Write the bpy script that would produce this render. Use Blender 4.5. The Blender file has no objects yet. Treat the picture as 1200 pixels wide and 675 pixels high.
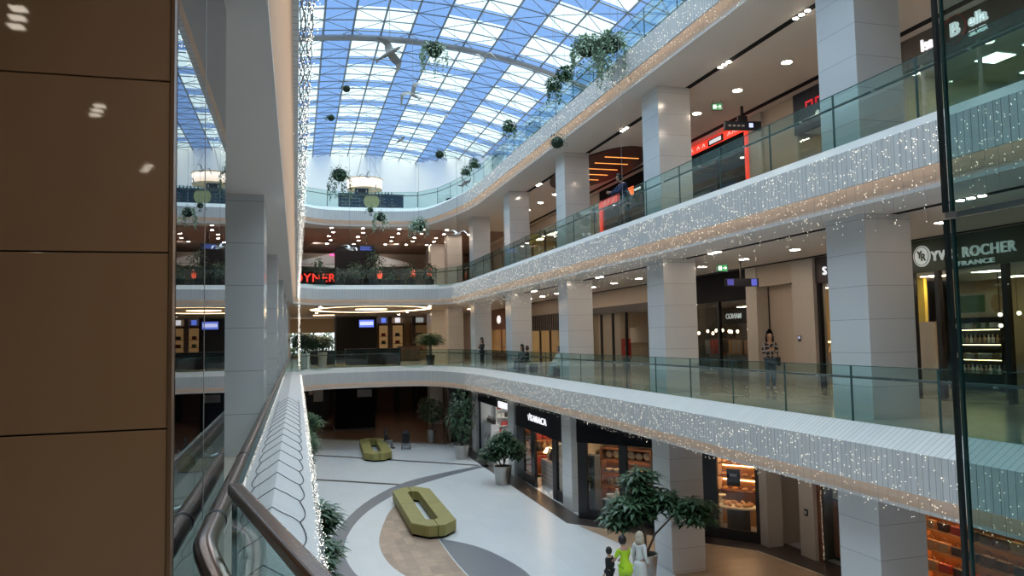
import bpy, bmesh, math, random
from mathutils import Vector, Matrix
random.seed(7)
C = bpy.context.scene.collection
SC = bpy.context.scene
R = math.radians
PI = math.pi

# ------------------------------------------------------------------ camera
FPX = 900.0
EYE = Vector((0, 0, 6.65))
def cam_axes(yaw, pitch, roll):
    cy, sy, cp, sp = math.cos(yaw), math.sin(yaw), math.cos(pitch), math.sin(pitch)
    f = Vector((sy*cp, cy*cp, sp)); r = Vector((cy, -sy, 0)); u = r.cross(f)
    return f, r*math.cos(roll)+u*math.sin(roll), -r*math.sin(roll)+u*math.cos(roll)
FW, RT, UP = cam_axes(R(15.7), R(3.7), R(-1.1))
def look(px, py): return FW + RT*((px-600)/FPX) - UP*((py-337.5)/FPX)
def at(px, py, Y):
    d = look(px, py); return EYE + d*((Y-EYE.y)/d.y)
def at_x(px, py, X):
    d = look(px, py); return EYE + d*((X-EYE.x)/d.x)
def at_z(px, py, Z):
    d = look(px, py); return EYE + d*((Z-EYE.z)/d.z)
cd = bpy.data.cameras.new('camera'); cam = bpy.data.objects.new('camera', cd); C.objects.link(cam)
cd.sensor_width = 36; cd.lens = FPX/1200*36; cd.clip_start = .05; cd.clip_end = 500
m = Matrix((RT, UP, -FW)).transposed().to_4x4(); m.translation = EYE; cam.matrix_world = m
SC.camera = cam

# ------------------------------------------------------------------ materials
def lin(c):
    c /= 255; return c/12.92 if c <= .04045 else ((c+.055)/1.055)**2.4
def rgb(r, g, b): return (lin(r), lin(g), lin(b), 1)
def new_mat(name):
    m = bpy.data.materials.new(name); m.use_nodes = True
    nt = m.node_tree; return m, nt, nt.nodes['Principled BSDF']
def mat(name, col, rough=.5, metal=0, emit=None, es=0, noise=0, nscale=8, spec=.5, sampling=None, coat=0):
    m, nt, b = new_mat(name)
    b.inputs['Base Color'].default_value = col; b.inputs['Roughness'].default_value = rough
    b.inputs['Metallic'].default_value = metal; b.inputs['Specular IOR Level'].default_value = spec
    if coat: b.inputs['Coat Weight'].default_value = coat; b.inputs['Coat Roughness'].default_value = .05
    if noise:
        tc = nt.nodes.new('ShaderNodeTexCoord'); n = nt.nodes.new('ShaderNodeTexNoise'); n.inputs['Scale'].default_value = nscale
        n.inputs['Detail'].default_value = 4
        mx = nt.nodes.new('ShaderNodeMix'); mx.data_type = 'RGBA'
        mx.inputs[6].default_value = tuple(c*(1-noise) for c in col[:3])+(1,)
        mx.inputs[7].default_value = tuple(min(1, c*(1+noise)) for c in col[:3])+(1,)
        nt.links.new(tc.outputs['Object'], n.inputs['Vector']); nt.links.new(n.outputs['Fac'], mx.inputs[0])
        nt.links.new(mx.outputs[2], b.inputs['Base Color'])
    if emit:
        b.inputs['Emission Color'].default_value = emit; b.inputs['Emission Strength'].default_value = es
        if sampling: m.cycles.emission_sampling = sampling
    return m
def glass(name, tint, gloss=1.0, rough=0.0, edge=None, ior=1.5):
    m, nt, b = new_mat(name); nt.nodes.remove(b); out = nt.nodes['Material Output']
    t = nt.nodes.new('ShaderNodeBsdfTransparent'); t.inputs['Color'].default_value = tint
    g = nt.nodes.new('ShaderNodeBsdfGlossy'); g.inputs['Roughness'].default_value = rough
    lw = nt.nodes.new('ShaderNodeLayerWeight'); lw.inputs['Blend'].default_value = .5
    pw = nt.nodes.new('ShaderNodeMath'); pw.operation = 'POWER'; pw.inputs[1].default_value = 5
    f0 = ((ior-1)/(ior+1))**2
    ma = nt.nodes.new('ShaderNodeMath'); ma.operation = 'MULTIPLY_ADD'; ma.inputs[1].default_value = (1-f0)*min(1, gloss); ma.inputs[2].default_value = f0*gloss
    mx = nt.nodes.new('ShaderNodeMixShader')
    nt.links.new(lw.outputs['Facing'], pw.inputs[0]); nt.links.new(pw.outputs[0], ma.inputs[0]); nt.links.new(ma.outputs[0], mx.inputs[0])
    nt.links.new(t.outputs[0], mx.inputs[1]); nt.links.new(g.outputs[0], mx.inputs[2]); nt.links.new(mx.outputs[0], out.inputs[0])
    return m
def math_node(nt, op, a, b=None):
    n = nt.nodes.new('ShaderNodeMath'); n.operation = op
    for i, v in enumerate((a, b)):
        if v is None: continue
        if isinstance(v, (int, float)): n.inputs[i].default_value = v
        else: nt.links.new(v, n.inputs[i])
    return n.outputs[0]
def grooved(name, col, dark, axes, rough=.5, var=0.0, coat=0, uv=False, noise=0):
    """axes: list of (axis 0/1/2, period, offset, groove width)"""
    m, nt, b = new_mat(name); b.inputs['Roughness'].default_value = rough
    if coat: b.inputs['Coat Weight'].default_value = coat; b.inputs['Coat Roughness'].default_value = .08
    if uv:
        tc = nt.nodes.new('ShaderNodeUVMap'); src = tc.outputs[0]
    else:
        tc = nt.nodes.new('ShaderNodeNewGeometry'); src = tc.outputs['Position']
    sp = nt.nodes.new('ShaderNodeSeparateXYZ'); nt.links.new(src, sp.inputs[0])
    fac = None; cell = None
    for ax, per, off, w in axes:
        v = math_node(nt, 'DIVIDE', math_node(nt, 'ADD', sp.outputs[ax], off), per)
        fr = math_node(nt, 'FRACT', v); g = math_node(nt, 'LESS_THAN', fr, w/per)
        fac = g if fac is None else math_node(nt, 'MAXIMUM', fac, g)
        fl = math_node(nt, 'MULTIPLY', math_node(nt, 'FLOOR', v), 3.17+ax*1.37)
        cell = fl if cell is None else math_node(nt, 'ADD', cell, fl)
    base = nt.nodes.new('ShaderNodeMix'); base.data_type = 'RGBA'
    wn = nt.nodes.new('ShaderNodeTexWhiteNoise'); wn.noise_dimensions = '1D'; nt.links.new(cell, wn.inputs['W'])
    base.inputs[6].default_value = tuple(c*(1-var) for c in col[:3])+(1,)
    base.inputs[7].default_value = tuple(min(1, c*(1+var)) for c in col[:3])+(1,)
    nt.links.new(wn.outputs['Value'], base.inputs[0])
    bo = base.outputs[2]
    if noise:
        n = nt.nodes.new('ShaderNodeTexNoise'); n.inputs['Scale'].default_value = 3; n.inputs['Detail'].default_value = 5
        nt.links.new(src, n.inputs['Vector'])
        m2 = nt.nodes.new('ShaderNodeMix'); m2.data_type = 'RGBA'; m2.blend_type = 'MULTIPLY'; m2.inputs[0].default_value = noise
        nt.links.new(bo, m2.inputs[6]); nt.links.new(n.outputs['Fac'], m2.inputs[7]); bo = m2.outputs[2]
    mx = nt.nodes.new('ShaderNodeMix'); mx.data_type = 'RGBA'; nt.links.new(fac, mx.inputs[0])
    nt.links.new(bo, mx.inputs[6]); mx.inputs[7].default_value = dark; nt.links.new(mx.outputs[2], b.inputs['Base Color'])
    return m

M = {}
M['slat'] = grooved('slatted white cladding', (.55, .545, .53, 1), (.28, .28, .275, 1), [(0, .125, 0, .012)], .45, .03, uv=True)
M['lip'] = mat('white plaster lip', (.68, .67, .65, 1), .6)
M['stone'] = grooved('white stone panels', (.60, .595, .59, 1), (.33, .33, .33, 1), [(2, .633, .1, .010)], .18, .025, coat=.25)
M['ceil'] = mat('beige plaster ceiling', (.66, .59, .54, 1), .8)
M['ceil_lamp_tone'] = mat('lamp-browned ceiling', (.36, .25, .20, 1), .7)  # brown of the warm lamplight put into the ceiling colour
M['ceil_grey'] = mat('grey soffit', (.36, .36, .355, 1), .7)
M['floor_white'] = grooved('white floor tile', (.66, .68, .68, 1), (.52, .54, .54, 1), [(0, .6, 0, .006), (1, 1.2, 0, .006)], .30, .02)
M['floor_up'] = grooved('beige polished floor', (.50, .44, .36, 1), (.35, .30, .25, 1), [(0, .6, 0, .006), (1, .6, 0, .006)], .15, .05)
M['floor_grey'] = mat('grey floor inlay', (.175, .185, .205, 1), .35, noise=.08)
M['floor_dark'] = mat('dark granite inlay', (.055, .042, .038, 1), .3, noise=.2, nscale=6)
M['floor_wood'] = grooved('wood look floor tile', (.50, .355, .255, 1), (.30, .20, .14, 1), [(0, .3, .1, .01), (1, .9, 0, .012)], .4, .16, noise=.5)
M['floor_tan'] = grooved('tan wood floor', (.40, .285, .19, 1), (.26, .18, .12, 1), [(0, .9, .1, .01), (1, .3, 0, .01)], .35, .08)
M['floor_brown'] = mat('brown polished floor', (.26, .155, .105, 1), .25, noise=.1)
M['wall_white'] = mat('white plaster wall', (.80, .82, .83, 1), .7)
M['wall_beige'] = mat('beige plaster wall', (.50, .41, .33, 1), .7)
M['wall_stone'] = mat('beige stone jamb', (.48, .43, .38, 1), .4, noise=.08)
M['wall_warm'] = mat('warm shop wall', (.62, .47, .30, 1), .7)
M['wall_yellow'] = mat('mustard shop wall', (.62, .46, .05, 1), .7)
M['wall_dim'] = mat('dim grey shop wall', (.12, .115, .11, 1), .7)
M['wood_dark'] = grooved('dark wood panelling', (.105, .065, .045, 1), (.02, .013, .01, 1), [(0, .45, .1, .03), (1, .45, 0, .03)], .4, .35)
M['brown_panel'] = mat('glossy bronze wall panel', (.315, .160, .078, 1), .03, noise=.03, nscale=2, spec=.3)
M['joint'] = mat('dark joint', (.02, .015, .012, 1), .7)
M['black'] = mat('black metal', (.012, .012, .014, 1), .35)
M['black_matte'] = mat('matt black board', (.006, .006, .008, 1), .8, spec=.2)
M['navy'] = mat('dark navy board', (.012, .02, .038, 1), .5)
M['steel'] = mat('brushed steel', (.45, .44, .42, 1), .35, .9)
M['dark_steel'] = mat('dark steel handrail', (.05, .055, .055, 1), .3, .6)
M['bronze'] = mat('bronze handrail', (.27, .185, .145, 1), .24, .85, noise=.1, nscale=5)
M['glass_rail'] = glass('green balustrade glass', (.80, .905, .885, 1), 1.0)
M['glass_edge'] = mat('dark glass edge', (.03, .075, .07, 1), .2)
M['glass_shop'] = glass('shop window glass', (.93, .95, .95, 1), 1.0)
M['glass_screen'] = glass('grey green screen glass', (.62, .745, .735, 1), .7)
M['glass_lift'] = glass('mirror like lift glass', (.42, .47, .52, 1), 1.0, 0.0, ior=5.0)
M['pane_clear'] = glass('clear skylight pane', (.66, .82, .86, 1), .3)
M['pane_blue'] = glass('blue tinted skylight pane', (.155, .28, .54, 1), .3)
M['roof_steel'] = mat('grey roof steel', (.17, .21, .26, 1), .45, .2)
M['roof_arch'] = mat('grey roof arch', (.26, .27, .28, 1), .5)
M['led'] = mat('warm white led', (1, .9, .75, 1), .5, emit=(1, .88, .70, 1), es=5.0, sampling='NONE')
M['led_cool'] = mat('white led', (1, .97, .9, 1), .5, emit=(1, .93, .80, 1), es=3, sampling='NONE')
M['wire'] = mat('clear lead wire', (.24, .24, .24, 1), .5)
M['wire_dark'] = mat('dark cable', (.05, .055, .06, 1), .5)
M['cove'] = mat('warm cove light', (1, .7, .45, 1), .5, emit=(1, .70, .48, 1), es=2.6)
M['lamp'] = mat('downlight lamp', (1, 1, 1, 1), .5, emit=(1, .82, .65, 1), es=110)
M['lamp_soft'] = mat('soft lamp', (1, 1, 1, 1), .5, emit=(1, .86, .68, 1), es=40)
M['lamp_small'] = mat('small square lamp', (1, 1, 1, 1), .5, emit=(1, .88, .72, 1), es=18)
M['panel_light'] = mat('shop ceiling light', (1, 1, 1, 1), .5, emit=(1, .78, .52, 1), es=20)
M['panel_cool'] = mat('cool shop light', (1, 1, 1, 1), .5, emit=(1, .95, .88, 1), es=13)
M['ring_light'] = mat('warm ring light', (1, .85, .6, 1), .5, emit=(1, .72, .40, 1), es=5)
M['bulb'] = mat('glowing bulb', (1, .8, .5, 1), .5, emit=(1, .70, .42, 1), es=14, sampling='NONE')
M['warm_strip'] = mat('warm shelf light', (1, .8, .5, 1), .5, emit=(1, .60, .25, 1), es=15)
M['sign_white'] = mat('lit white lettering', (1, 1, 1, 1), .5, emit=(.95, .95, 1, 1), es=.72)
M['sign_grey'] = mat('pale lettering', (.62, .66, .64, 1), .4, emit=(.8, .9, .87, 1), es=.25)
M['sign_red'] = mat('lit red lettering', (.8, .03, .02, 1), .5, emit=(1, .03, .02, 1), es=2.0)
M['sign_redbox'] = mat('lit red sign box', (.8, .08, .05, 1), .5, emit=(1, .055, .03, 1), es=.85)
M['sign_orange'] = mat('lit orange logo', (.9, .2, .03, 1), .5, emit=(1, .16, .03, 1), es=1.4)
M['sign_green'] = mat('dark green sign board', (.012, .03, .012, 1), .4)
M['sign_red_dim'] = mat('dim red lettering', (.45, .02, .03, 1), .5, emit=(1, .03, .06, 1), es=.35)
M['screen_blue'] = mat('blue screen', (.05, .1, .4, 1), .3, emit=(.10, .16, .62, 1), es=1.2)
M['screen_pale'] = mat('pale screen', (.4, .45, .7, 1), .3, emit=(.55, .62, .95, 1), es=1.0)
M['exit_green'] = mat('exit sign green', (.03, .30, .10, 1), .4, emit=(.05, .5, .18, 1), es=.25)
M['white'] = mat('white paint', (.78, .78, .77, 1), .5)
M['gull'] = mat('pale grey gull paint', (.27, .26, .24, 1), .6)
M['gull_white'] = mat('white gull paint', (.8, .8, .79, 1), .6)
M['olive'] = mat('olive green upholstery', (.27, .235, .07, 1), .6, noise=.14, nscale=4)
M['leaf'] = mat('dark green leaf', (.045, .10, .045, 1), .4, noise=.35, nscale=3)
M['leaf_mid'] = mat('mid green leaf', (.06, .14, .06, 1), .45, noise=.35, nscale=3)
M['leaf_pale'] = mat('pale green leaf', (.30, .40, .28, 1), .5, noise=.4, nscale=4)
M['moss'] = mat('dark moss', (.012, .026, .014, 1), .9, noise=.5, nscale=15)
M['trunk'] = mat('brown bark', (.11, .075, .05, 1), .8)
M['soil'] = mat('dark soil', (.025, .018, .013, 1), .9)
M['shelf_wood'] = mat('brown shelf wood', (.17, .065, .03, 1), .5, noise=.2)
M['shelf_light'] = mat('pale shelf', (.55, .48, .38, 1), .5)
M['cream'] = mat('cream porcelain', (.78, .66, .46, 1), .3)
M['bread'] = mat('golden bread crust', (.62, .33, .10, 1), .6, noise=.25, nscale=20)
M['skin'] = mat('skin', (.46, .27, .19, 1), .55)
M['hair'] = mat('dark hair', (.014, .010, .009, 1), .5)
M['lime'] = mat('lime green cloth', (.42, .66, .02, 1), .7)
M['white_cloth'] = mat('white cloth', (.68, .68, .67, 1), .8)
M['cream_cloth'] = mat('beige headscarf cloth', (.50, .44, .34, 1), .8)
M['black_cloth'] = mat('black cloth', (.014, .014, .017, 1), .8)
M['denim'] = mat('blue jeans', (.06, .10, .15, 1), .8)
M['navy_cloth'] = mat('navy cloth', (.015, .028, .085, 1), .8)
M['grey_cloth'] = mat('grey cloth', (.22, .22, .23, 1), .8)
M['plaid'] = grooved('black and white plaid', (.03, .028, .03, 1), (.34, .31, .30, 1), [(0, .13, 0, .03), (2, .13, 0, .035)], .8)
M['shoe'] = mat('pale trainers', (.5, .5, .5, 1), .6)
M['brown_leather'] = mat('brown leather', (.20, .085, .04, 1), .5)
M['gold'] = mat('gold disc', (.45, .36, .15, 1), .4, .3)
M['red_thing'] = mat('red paint', (.50, .03, .03, 1), .5)
M['grey_panel'] = mat('pale grey panel', (.46, .46, .46, 1), .6)
GOODS = [mat('goods %s' % n, c, .4) for n, c in (('white', (.7, .68, .62, 1)), ('tan', (.45, .28, .15, 1)), ('green', (.12, .22, .09, 1)), ('red', (.4, .06, .05, 1)), ('dark', (.06, .05, .05, 1)), ('grey', (.35, .36, .38, 1)))]

# ------------------------------------------------------------------ mesh builder
class MB:
    def __init__(s):
        s.bm = bmesh.new(); s.uv = s.bm.loops.layers.uv.new('UVMap')
    def face(s, pts, mi=0, uvs=None):
        vs = [s.bm.verts.new(p) for p in pts]
        f = s.bm.faces.new(vs); f.material_index = mi
        if uvs:
            for l, u in zip(f.loops, uvs): l[s.uv].uv = u
        return f
    def box(s, a, b, mi=0, mx=None):
        x0, y0, z0 = a; x1, y1, z1 = b
        P = [Vector(p) for p in ((x0,y0,z0),(x1,y0,z0),(x1,y1,z0),(x0,y1,z0),(x0,y0,z1),(x1,y0,z1),(x1,y1,z1),(x0,y1,z1))]
        if mx is not None: P = [mx @ p for p in P]
        v = [s.bm.verts.new(p) for p in P]
        for q in ((3,2,1,0),(4,5,6,7),(0,1,5,4),(1,2,6,5),(2,3,7,6),(3,0,4,7)):
            s.bm.faces.new([v[i] for i in q]).material_index = mi
        return s
    def cbox(s, c, size, rz=0, mi=0):
        h = Vector(size)/2
        return s.box(-h, h, mi, Matrix.Translation(Vector(c)) @ Matrix.Rotation(rz, 4, 'Z'))
    def bar(s, p, q, w, h, mi=0, up=(0,0,1)):
        p, q = Vector(p), Vector(q); d = q-p; L = d.length; d.normalize()
        side = d.cross(Vector(up)); side = side.normalized() if side.length > 1e-4 else Vector((1,0,0)); u = side.cross(d)
        mx = Matrix((side, d, u)).transposed().to_4x4(); mx.translation = p
        return s.box((-w/2, 0, -h/2), (w/2, L, h/2), mi, mx)
    def tube(s, pts, r, seg=8, mi=0, cap=True):
        pts = [Vector(p) for p in pts]; n = len(pts); rr = r if isinstance(r, (list, tuple)) else [r]*n
        rings = []; prev = None
        for i, p in enumerate(pts):
            t = (pts[min(i+1, n-1)]-pts[max(i-1, 0)]).normalized()
            a = Vector((0,0,1)) if abs(t.z) < .95 else Vector((1,0,0))
            if prev is None: x = t.cross(a).normalized()
            else:
                x = prev - t*prev.dot(t); x = x.normalized() if x.length > 1e-5 else t.cross(a).normalized()
            prev = x; y = t.cross(x)
            rings.append([s.bm.verts.new(p+(x*math.cos(2*PI*k/seg)+y*math.sin(2*PI*k/seg))*rr[i]) for k in range(seg)])
        for i in range(n-1):
            for k in range(seg):
                f = s.bm.faces.new((rings[i][k], rings[i][(k+1)%seg], rings[i+1][(k+1)%seg], rings[i+1][k])); f.material_index = mi
        if cap and seg > 2:
            s.bm.faces.new(rings[0][::-1]).material_index = mi; s.bm.faces.new(rings[-1]).material_index = mi
        return s
    def lathe(s, prof, c=(0,0,0), seg=20, mi=0, sc=(1,1,1), mx=None):
        c = Vector(c); rings = []
        for r, z in prof:
            ring = []
            for k in range(seg):
                a = 2*PI*k/seg; p = Vector((r*math.cos(a)*sc[0], r*math.sin(a)*sc[1], z*sc[2]))
                if mx is not None: p = mx @ p
                ring.append(s.bm.verts.new(c+p))
            rings.append(ring)
        for i in range(len(rings)-1):
            for k in range(seg):
                s.bm.faces.new((rings[i][k], rings[i][(k+1)%seg], rings[i+1][(k+1)%seg], rings[i+1][k])).material_index = mi
        if prof[0][0] > 1e-3: s.bm.faces.new(rings[0][::-1]).material_index = mi
        if prof[-1][0] > 1e-3: s.bm.faces.new(rings[-1]).material_index = mi
        return s
    def ell(s, c, rad, seg=12, rings=8, mi=0, mx=None):
        prof = [(max(1e-3, math.sin(PI*i/rings)) if 0 < i < rings else 1e-3, -math.cos(PI*i/rings)) for i in range(rings+1)]
        return s.lathe(prof, c, seg, mi, rad, mx)
    def prism(s, poly, z0, z1, mi=0):
        lo = [s.bm.verts.new((x, y, z0)) for x, y in poly]; hi = [s.bm.verts.new((x, y, z1)) for x, y in poly]; n = len(poly)
        s.bm.faces.new(hi).material_index = mi; s.bm.faces.new(lo[::-1]).material_index = mi
        for i in range(n):
            s.bm.faces.new((lo[i], lo[(i+1)%n], hi[(i+1)%n], hi[i])).material_index = mi
        return s
    def build(s, name, mats, parent=None, origin=(0,0,0), smooth=False, kind=None, fix=True, bevel=0, sub=0):
        if fix: bmesh.ops.recalc_face_normals(s.bm, faces=s.bm.faces)
        o = Vector(origin)
        if o.length: bmesh.ops.translate(s.bm, verts=s.bm.verts, vec=-o)
        me = bpy.data.meshes.new(name); s.bm.to_mesh(me); s.bm.free()
        for mm in (mats if isinstance(mats, (list, tuple)) else [mats]): me.materials.append(M[mm] if isinstance(mm, str) else mm)
        if smooth:
            for p in me.polygons: p.use_smooth = True
        ob = bpy.data.objects.new(name, me); C.objects.link(ob)
        if parent: ob.parent = parent
        else: ob.location = o
        if kind: ob['kind'] = kind
        if bevel:
            b = ob.modifiers.new('bevel', 'BEVEL'); b.width = bevel; b.segments = 3
        return ob
def tag(o, label, cat, group=None, kind=None):
    o['label'] = label; o['category'] = cat
    if group: o['group'] = group
    if kind: o['kind'] = kind
    return o
def thing(name, label, cat, loc=(0,0,0), rz=0, group=None, kind=None):
    o = bpy.data.objects.new(name, None); C.objects.link(o); o.location = loc; o.rotation_euler = (0,0,rz)
    o.empty_display_size = .1
    return tag(o, label, cat, group, kind)
def dup(root, loc, rz=None, label=None, group=None, scale=None):
    def rec(o, par):
        c = o.copy(); C.objects.link(c)
        if par: c.parent = par
        for ch in o.children: rec(ch, c)
        return c
    r = rec(root, None); r.location = loc
    if rz is not None: r.rotation_euler = (0,0,rz)
    if label: r['label'] = label
    if group: r['group'] = group
    if scale: r.scale = (scale,)*3
    return r
def struct(mb, name, mats, **k):
    return mb.build(name, mats, kind='structure', **k)

# ------------------------------------------------------------------ levels and void outline
FZ = [-.15, 5.0, 10.15, 15.3]
SOF = 1.28
def chaikin(p, n=2):
    for _ in range(n):
        q = [p[0]]
        for a, b in zip(p[:-1], p[1:]):
            q.append((a[0]*.75+b[0]*.25, a[1]*.75+b[1]*.25)); q.append((a[0]*.25+b[0]*.75, a[1]*.25+b[1]*.75))
        q.append(p[-1]); p = q
    return p
def outline(lv):
    right = {1: [(9.9,36),(9.9,41),(9.2,46.0),(8.0,48.6),(6,49.2)], 2: [(9.9,43),(9.9,46.5),(9.4,48.6),(8.2,49.0)], 3: [(9.9,38),(9.9,42),(9.0,47.5),(8.1,49.7),(6.5,50.2)]}[lv]
    lx = {1: -.25, 2: -.45, 3: -.45}[lv]
    ye = {1: 49.0, 2: 49.2, 3: 50.4}[lv]
    corner = chaikin(right+[(3.0, ye), (1.2, ye-.3), (lx, ye-2.2), (lx, ye-5)])
    near = {1: [(lx, 3.45), (.55, -.4), (1.6, -4)], 2: [(lx, -6)], 3: [(lx, -6)]}[lv]
    return [(9.9,-6), (9.9, 10), (9.9, 22)] + corner + [(lx, 30), (lx, 12)] + near
def normals(p):
    ns = []
    for i in range(len(p)):
        a = Vector(p[max(i-1,0)]); b = Vector(p[i]); c = Vector(p[min(i+1,len(p)-1)])
        n1 = (b-a).normalized() if i > 0 else (c-b).normalized(); n2 = (c-b).normalized() if i < len(p)-1 else n1
        t = (n1+n2).normalized(); n = Vector((-t.y, t.x)); n /= max(.5, n.dot(Vector((-n1.y, n1.x)))); ns.append(n)
    return ns
OUT = {lv: outline(lv) for lv in (1,2,3)}
NRM = {lv: normals(OUT[lv]) for lv in (1,2,3)}
def strip(mb, lv, a, b, mi=0, rng=None):
    """a,b = (offset into the void, height above floor)"""
    p, n, z = OUT[lv], NRM[lv], FZ[lv]; L = 0
    for i in range(len(p)-1):
        d = (Vector(p[i+1])-Vector(p[i])).length
        def pt(j, o): return (p[j][0]+n[j].x*o[0], p[j][1]+n[j].y*o[0], z+o[1])
        mb.face((pt(i,a), pt(i+1,a), pt(i+1,b), pt(i,b)), mi, ((L,0),(L+d,0),(L+d,1),(L,1))); L += d
DEP = .47
for lv in (1,2,3):
    mb = MB()
    strip(mb, lv, (0,.0), (DEP,-.30)); strip(mb, lv, (DEP,-.30), (DEP,-.95)); strip(mb, lv, (DEP,-.95), (DEP-.05,-.95)); strip(mb, lv, (DEP-.05,-.95), (DEP-.05,-.62))
    o = struct(mb, 'trim_%d' % lv, 'slat', fix=False)
    mb = MB()
    prof = [(DEP-.05,-.62), (.08,-.62), (.08,-.85), (.12,-1.02), (.19,-1.15), (.27,-1.22), (.27,-SOF), (0,-SOF)]
    for a, b in zip(prof[:-1], prof[1:]): strip(mb, lv, a, b, 1 if b == (0,-SOF) else 0)
    struct(mb, 'trim_%d' % (lv+3), ['lip', 'ceil'], fix=False)
    mb = MB(); strip(mb, lv, (DEP-.052,-.68), (DEP-.052,-.76))
    struct(mb, 'trim_%d' % (lv+6), 'cove', fix=False)
XR, XL, YB = 20.5, -9.0, 80.0
def slab(mb, lv, z):
    p = OUT[lv]
    poly = [(x, y) for x, y in p] + [(p[-1][0],-6.0), (XL,-6.0), (XL,YB), (XR,YB), (XR,-6.0)]
    if abs(p[-1][1]+6) < 1e-3: poly.remove((p[-1][0],-6.0))
    mb.face([(x, y, z) for x, y in poly]); bmesh.ops.triangulate(mb.bm, faces=mb.bm.faces)
for lv in (1,2,3):
    mb = MB(); slab(mb, lv, FZ[lv]); struct(mb, 'floor', 'floor_up')
    mb = MB(); slab(mb, lv, FZ[lv]-SOF); struct(mb, 'ceiling', 'ceil')
# the near gallery behind the viewer joins both sides
for lv in (1,2,3):
    mb = MB(); mb.box((XL,-12,FZ[lv]-SOF), (XR,-6,FZ[lv])); struct(mb, 'floor', 'floor_up')
    mb = MB(); mb.box((XL,-12.3,FZ[lv]), (XR,-12,FZ[lv]+3.87)); struct(mb, 'wall_near', 'wall_beige')
mb = MB(); mb.box((XL,-12.3,FZ[0]), (XR,-12,FZ[1]-SOF)); struct(mb, 'wall_near', 'wall_beige')

# ------------------------------------------------------------------ columns
CY = [12.03+8.27*k for k in range(-2, 7)]
def column(x0, y0, z0, z1):
    mb = MB(); mb.box((x0,y0,z0), (x0+1.05,y0+1.1,z1)); o = struct(mb, 'column', 'stone'); return o
for lv in (0,1,2):
    z0, z1 = FZ[lv], FZ[lv+1]-SOF
    for y in CY: column(10.3, y, z0, z1)
    for y in CY[2:]: column(-1.52, y, z0, z1)
for lv in (1,2):
    for (x, y) in ((10.0,58.5),(12.6,64)): column(x, y, FZ[lv], FZ[lv+1]-SOF)

# ------------------------------------------------------------------ ground floor and its inlays
mb = MB(); mb.box((XL,-12,-.4), (XR+4,YB+4,-.15)); struct(mb, 'floor', 'floor_white')
def inlay(poly, mt, h):
    mb = MB(); mb.prism(poly, -.152, -.15+h); return struct(mb, 'floor_inlay', mt)
def smooth_line(pts): return chaikin(pts, 2)
po = smooth_line([(9.9,40.9),(9.25,40.5),(7.16,39.2),(4.8,37.3),(2.8,33.6),(1.55,29.65),(.95,26.8),(.95,24.4),(1.3,22.3),(2.4,18.5),(5,15.5)])
pi_ = smooth_line([(9.9,40.1),(9.1,39.75),(6.94,37.9),(4.88,35.8),(3.1,32.6),(2.06,29.75),(1.45,26.6),(1.48,24.5),(1.75,22.7),(2.9,19.2),(5.2,16.4)])
inlay(po+pi_[::-1], 'floor_grey', .002)
wl = smooth_line([(4.6,34),(3.6,31.6),(2.97,28.7),(2.60,26.4),(2.66,24.1),(3.02,22.6),(3.8,20.5),(4.9,18.6)])
wr = smooth_line([(4.66,34),(4.64,26.5),(4.62,23.9),(4.7,22.1),(4.95,18.6)])
inlay(wl+wr[::-1], 'floor_wood', .003)
cr = smooth_line([(4.67,26.5),(5.75,25.1),(6.32,22.9),(6.46,21.4),(6.2,19),(5.0,17)])
inlay(cr+smooth_line([(4.67,26.5),(4.66,23.9),(4.75,22.1),(5.0,17)])[::-1], 'floor_grey', .002)
def stripe(a, b, w=.32):
    a, b = Vector(a), Vector(b); n = (b-a).normalized(); n = Vector((-n.y, n.x))*w/2
    inlay([tuple(a+n), tuple(b+n), tuple(b-n), tuple(a-n)], 'floor_dark', .0015)
stripe((-1,58),(9.4,49.6)); stripe((-1,49.9),(9.4,40.7)); stripe((-1,41.1),(4.75,36.7)); stripe((-1,31.7),(1.45,30.2))
inlay([(-1,58.3),(9.4,49.9),(11,52),(14,70),(12,80),(-1,80)], 'floor_brown', .002)
kerb = [(9.55,47.5),(9.5,27.0),(10.15,26.15),(12.7,23.0),(13.9,21.55),(14.2,19.0),(14.2,-6),(15.2,-6),(15.2,22.1),(14.5,22.2),(10.3,27.7),(10.5,47.5)]
inlay(kerb, 'floor_dark', .002)
inlay([(9.75,26.5),(10.15,26.1),(12.7,22.95),(13.85,21.5),(14.15,19),(14.15,-6),(10.3,-6),(10.3,20),(10.45,22.3)], 'floor_tan', .0025)

# ------------------------------------------------------------------ walls
def wall(name, a, b, mt):
    mb = MB(); mb.box(a, b); return struct(mb, name, mt)
for lv in range(3):
    z0, z1 = FZ[lv], FZ[lv+1]-SOF
    wall('wall_left', (-6.2,-12,z0), (-6,YB,z1), 'wall_beige')
    wall('wall_right', (XR,-12,z0), (XR+.2,YB,z1), 'wall_dim')
# far ends
wall('wall_end', (XL,76,FZ[0]), (XR,76.2,FZ[1]-SOF), 'wood_dark')
wall('wall_end', (XL,66,FZ[2]), (XR,66.2,FZ[3]-SOF), 'wall_beige')
# first floor far end: a long window onto greenery outside
z0 = FZ[1]
wall('wall_end', (4.6,78,z0), (XR,78.2,FZ[2]-SOF), 'wall_warm')
wall('wall_end', (XL,78,z0), (4.6,78.2,z0+.4), 'wall_beige')
wall('wall_end', (XL,78,z0+2.5), (4.6,78.2,FZ[2]-SOF), 'wall_warm')
mb = MB(); mb.box((-3,78.05,z0+.4), (4.6,78.08,z0+2.5)); w = struct(mb, 'window_1', 'glass_shop')
for k in range(6):
    mb = MB(); mb.box((-3+k*1.52-.04,77.98,z0+.4), (-3+k*1.52+.04,78.12,z0+2.5)); mb.build('window_frame', 'black', w)
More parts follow.
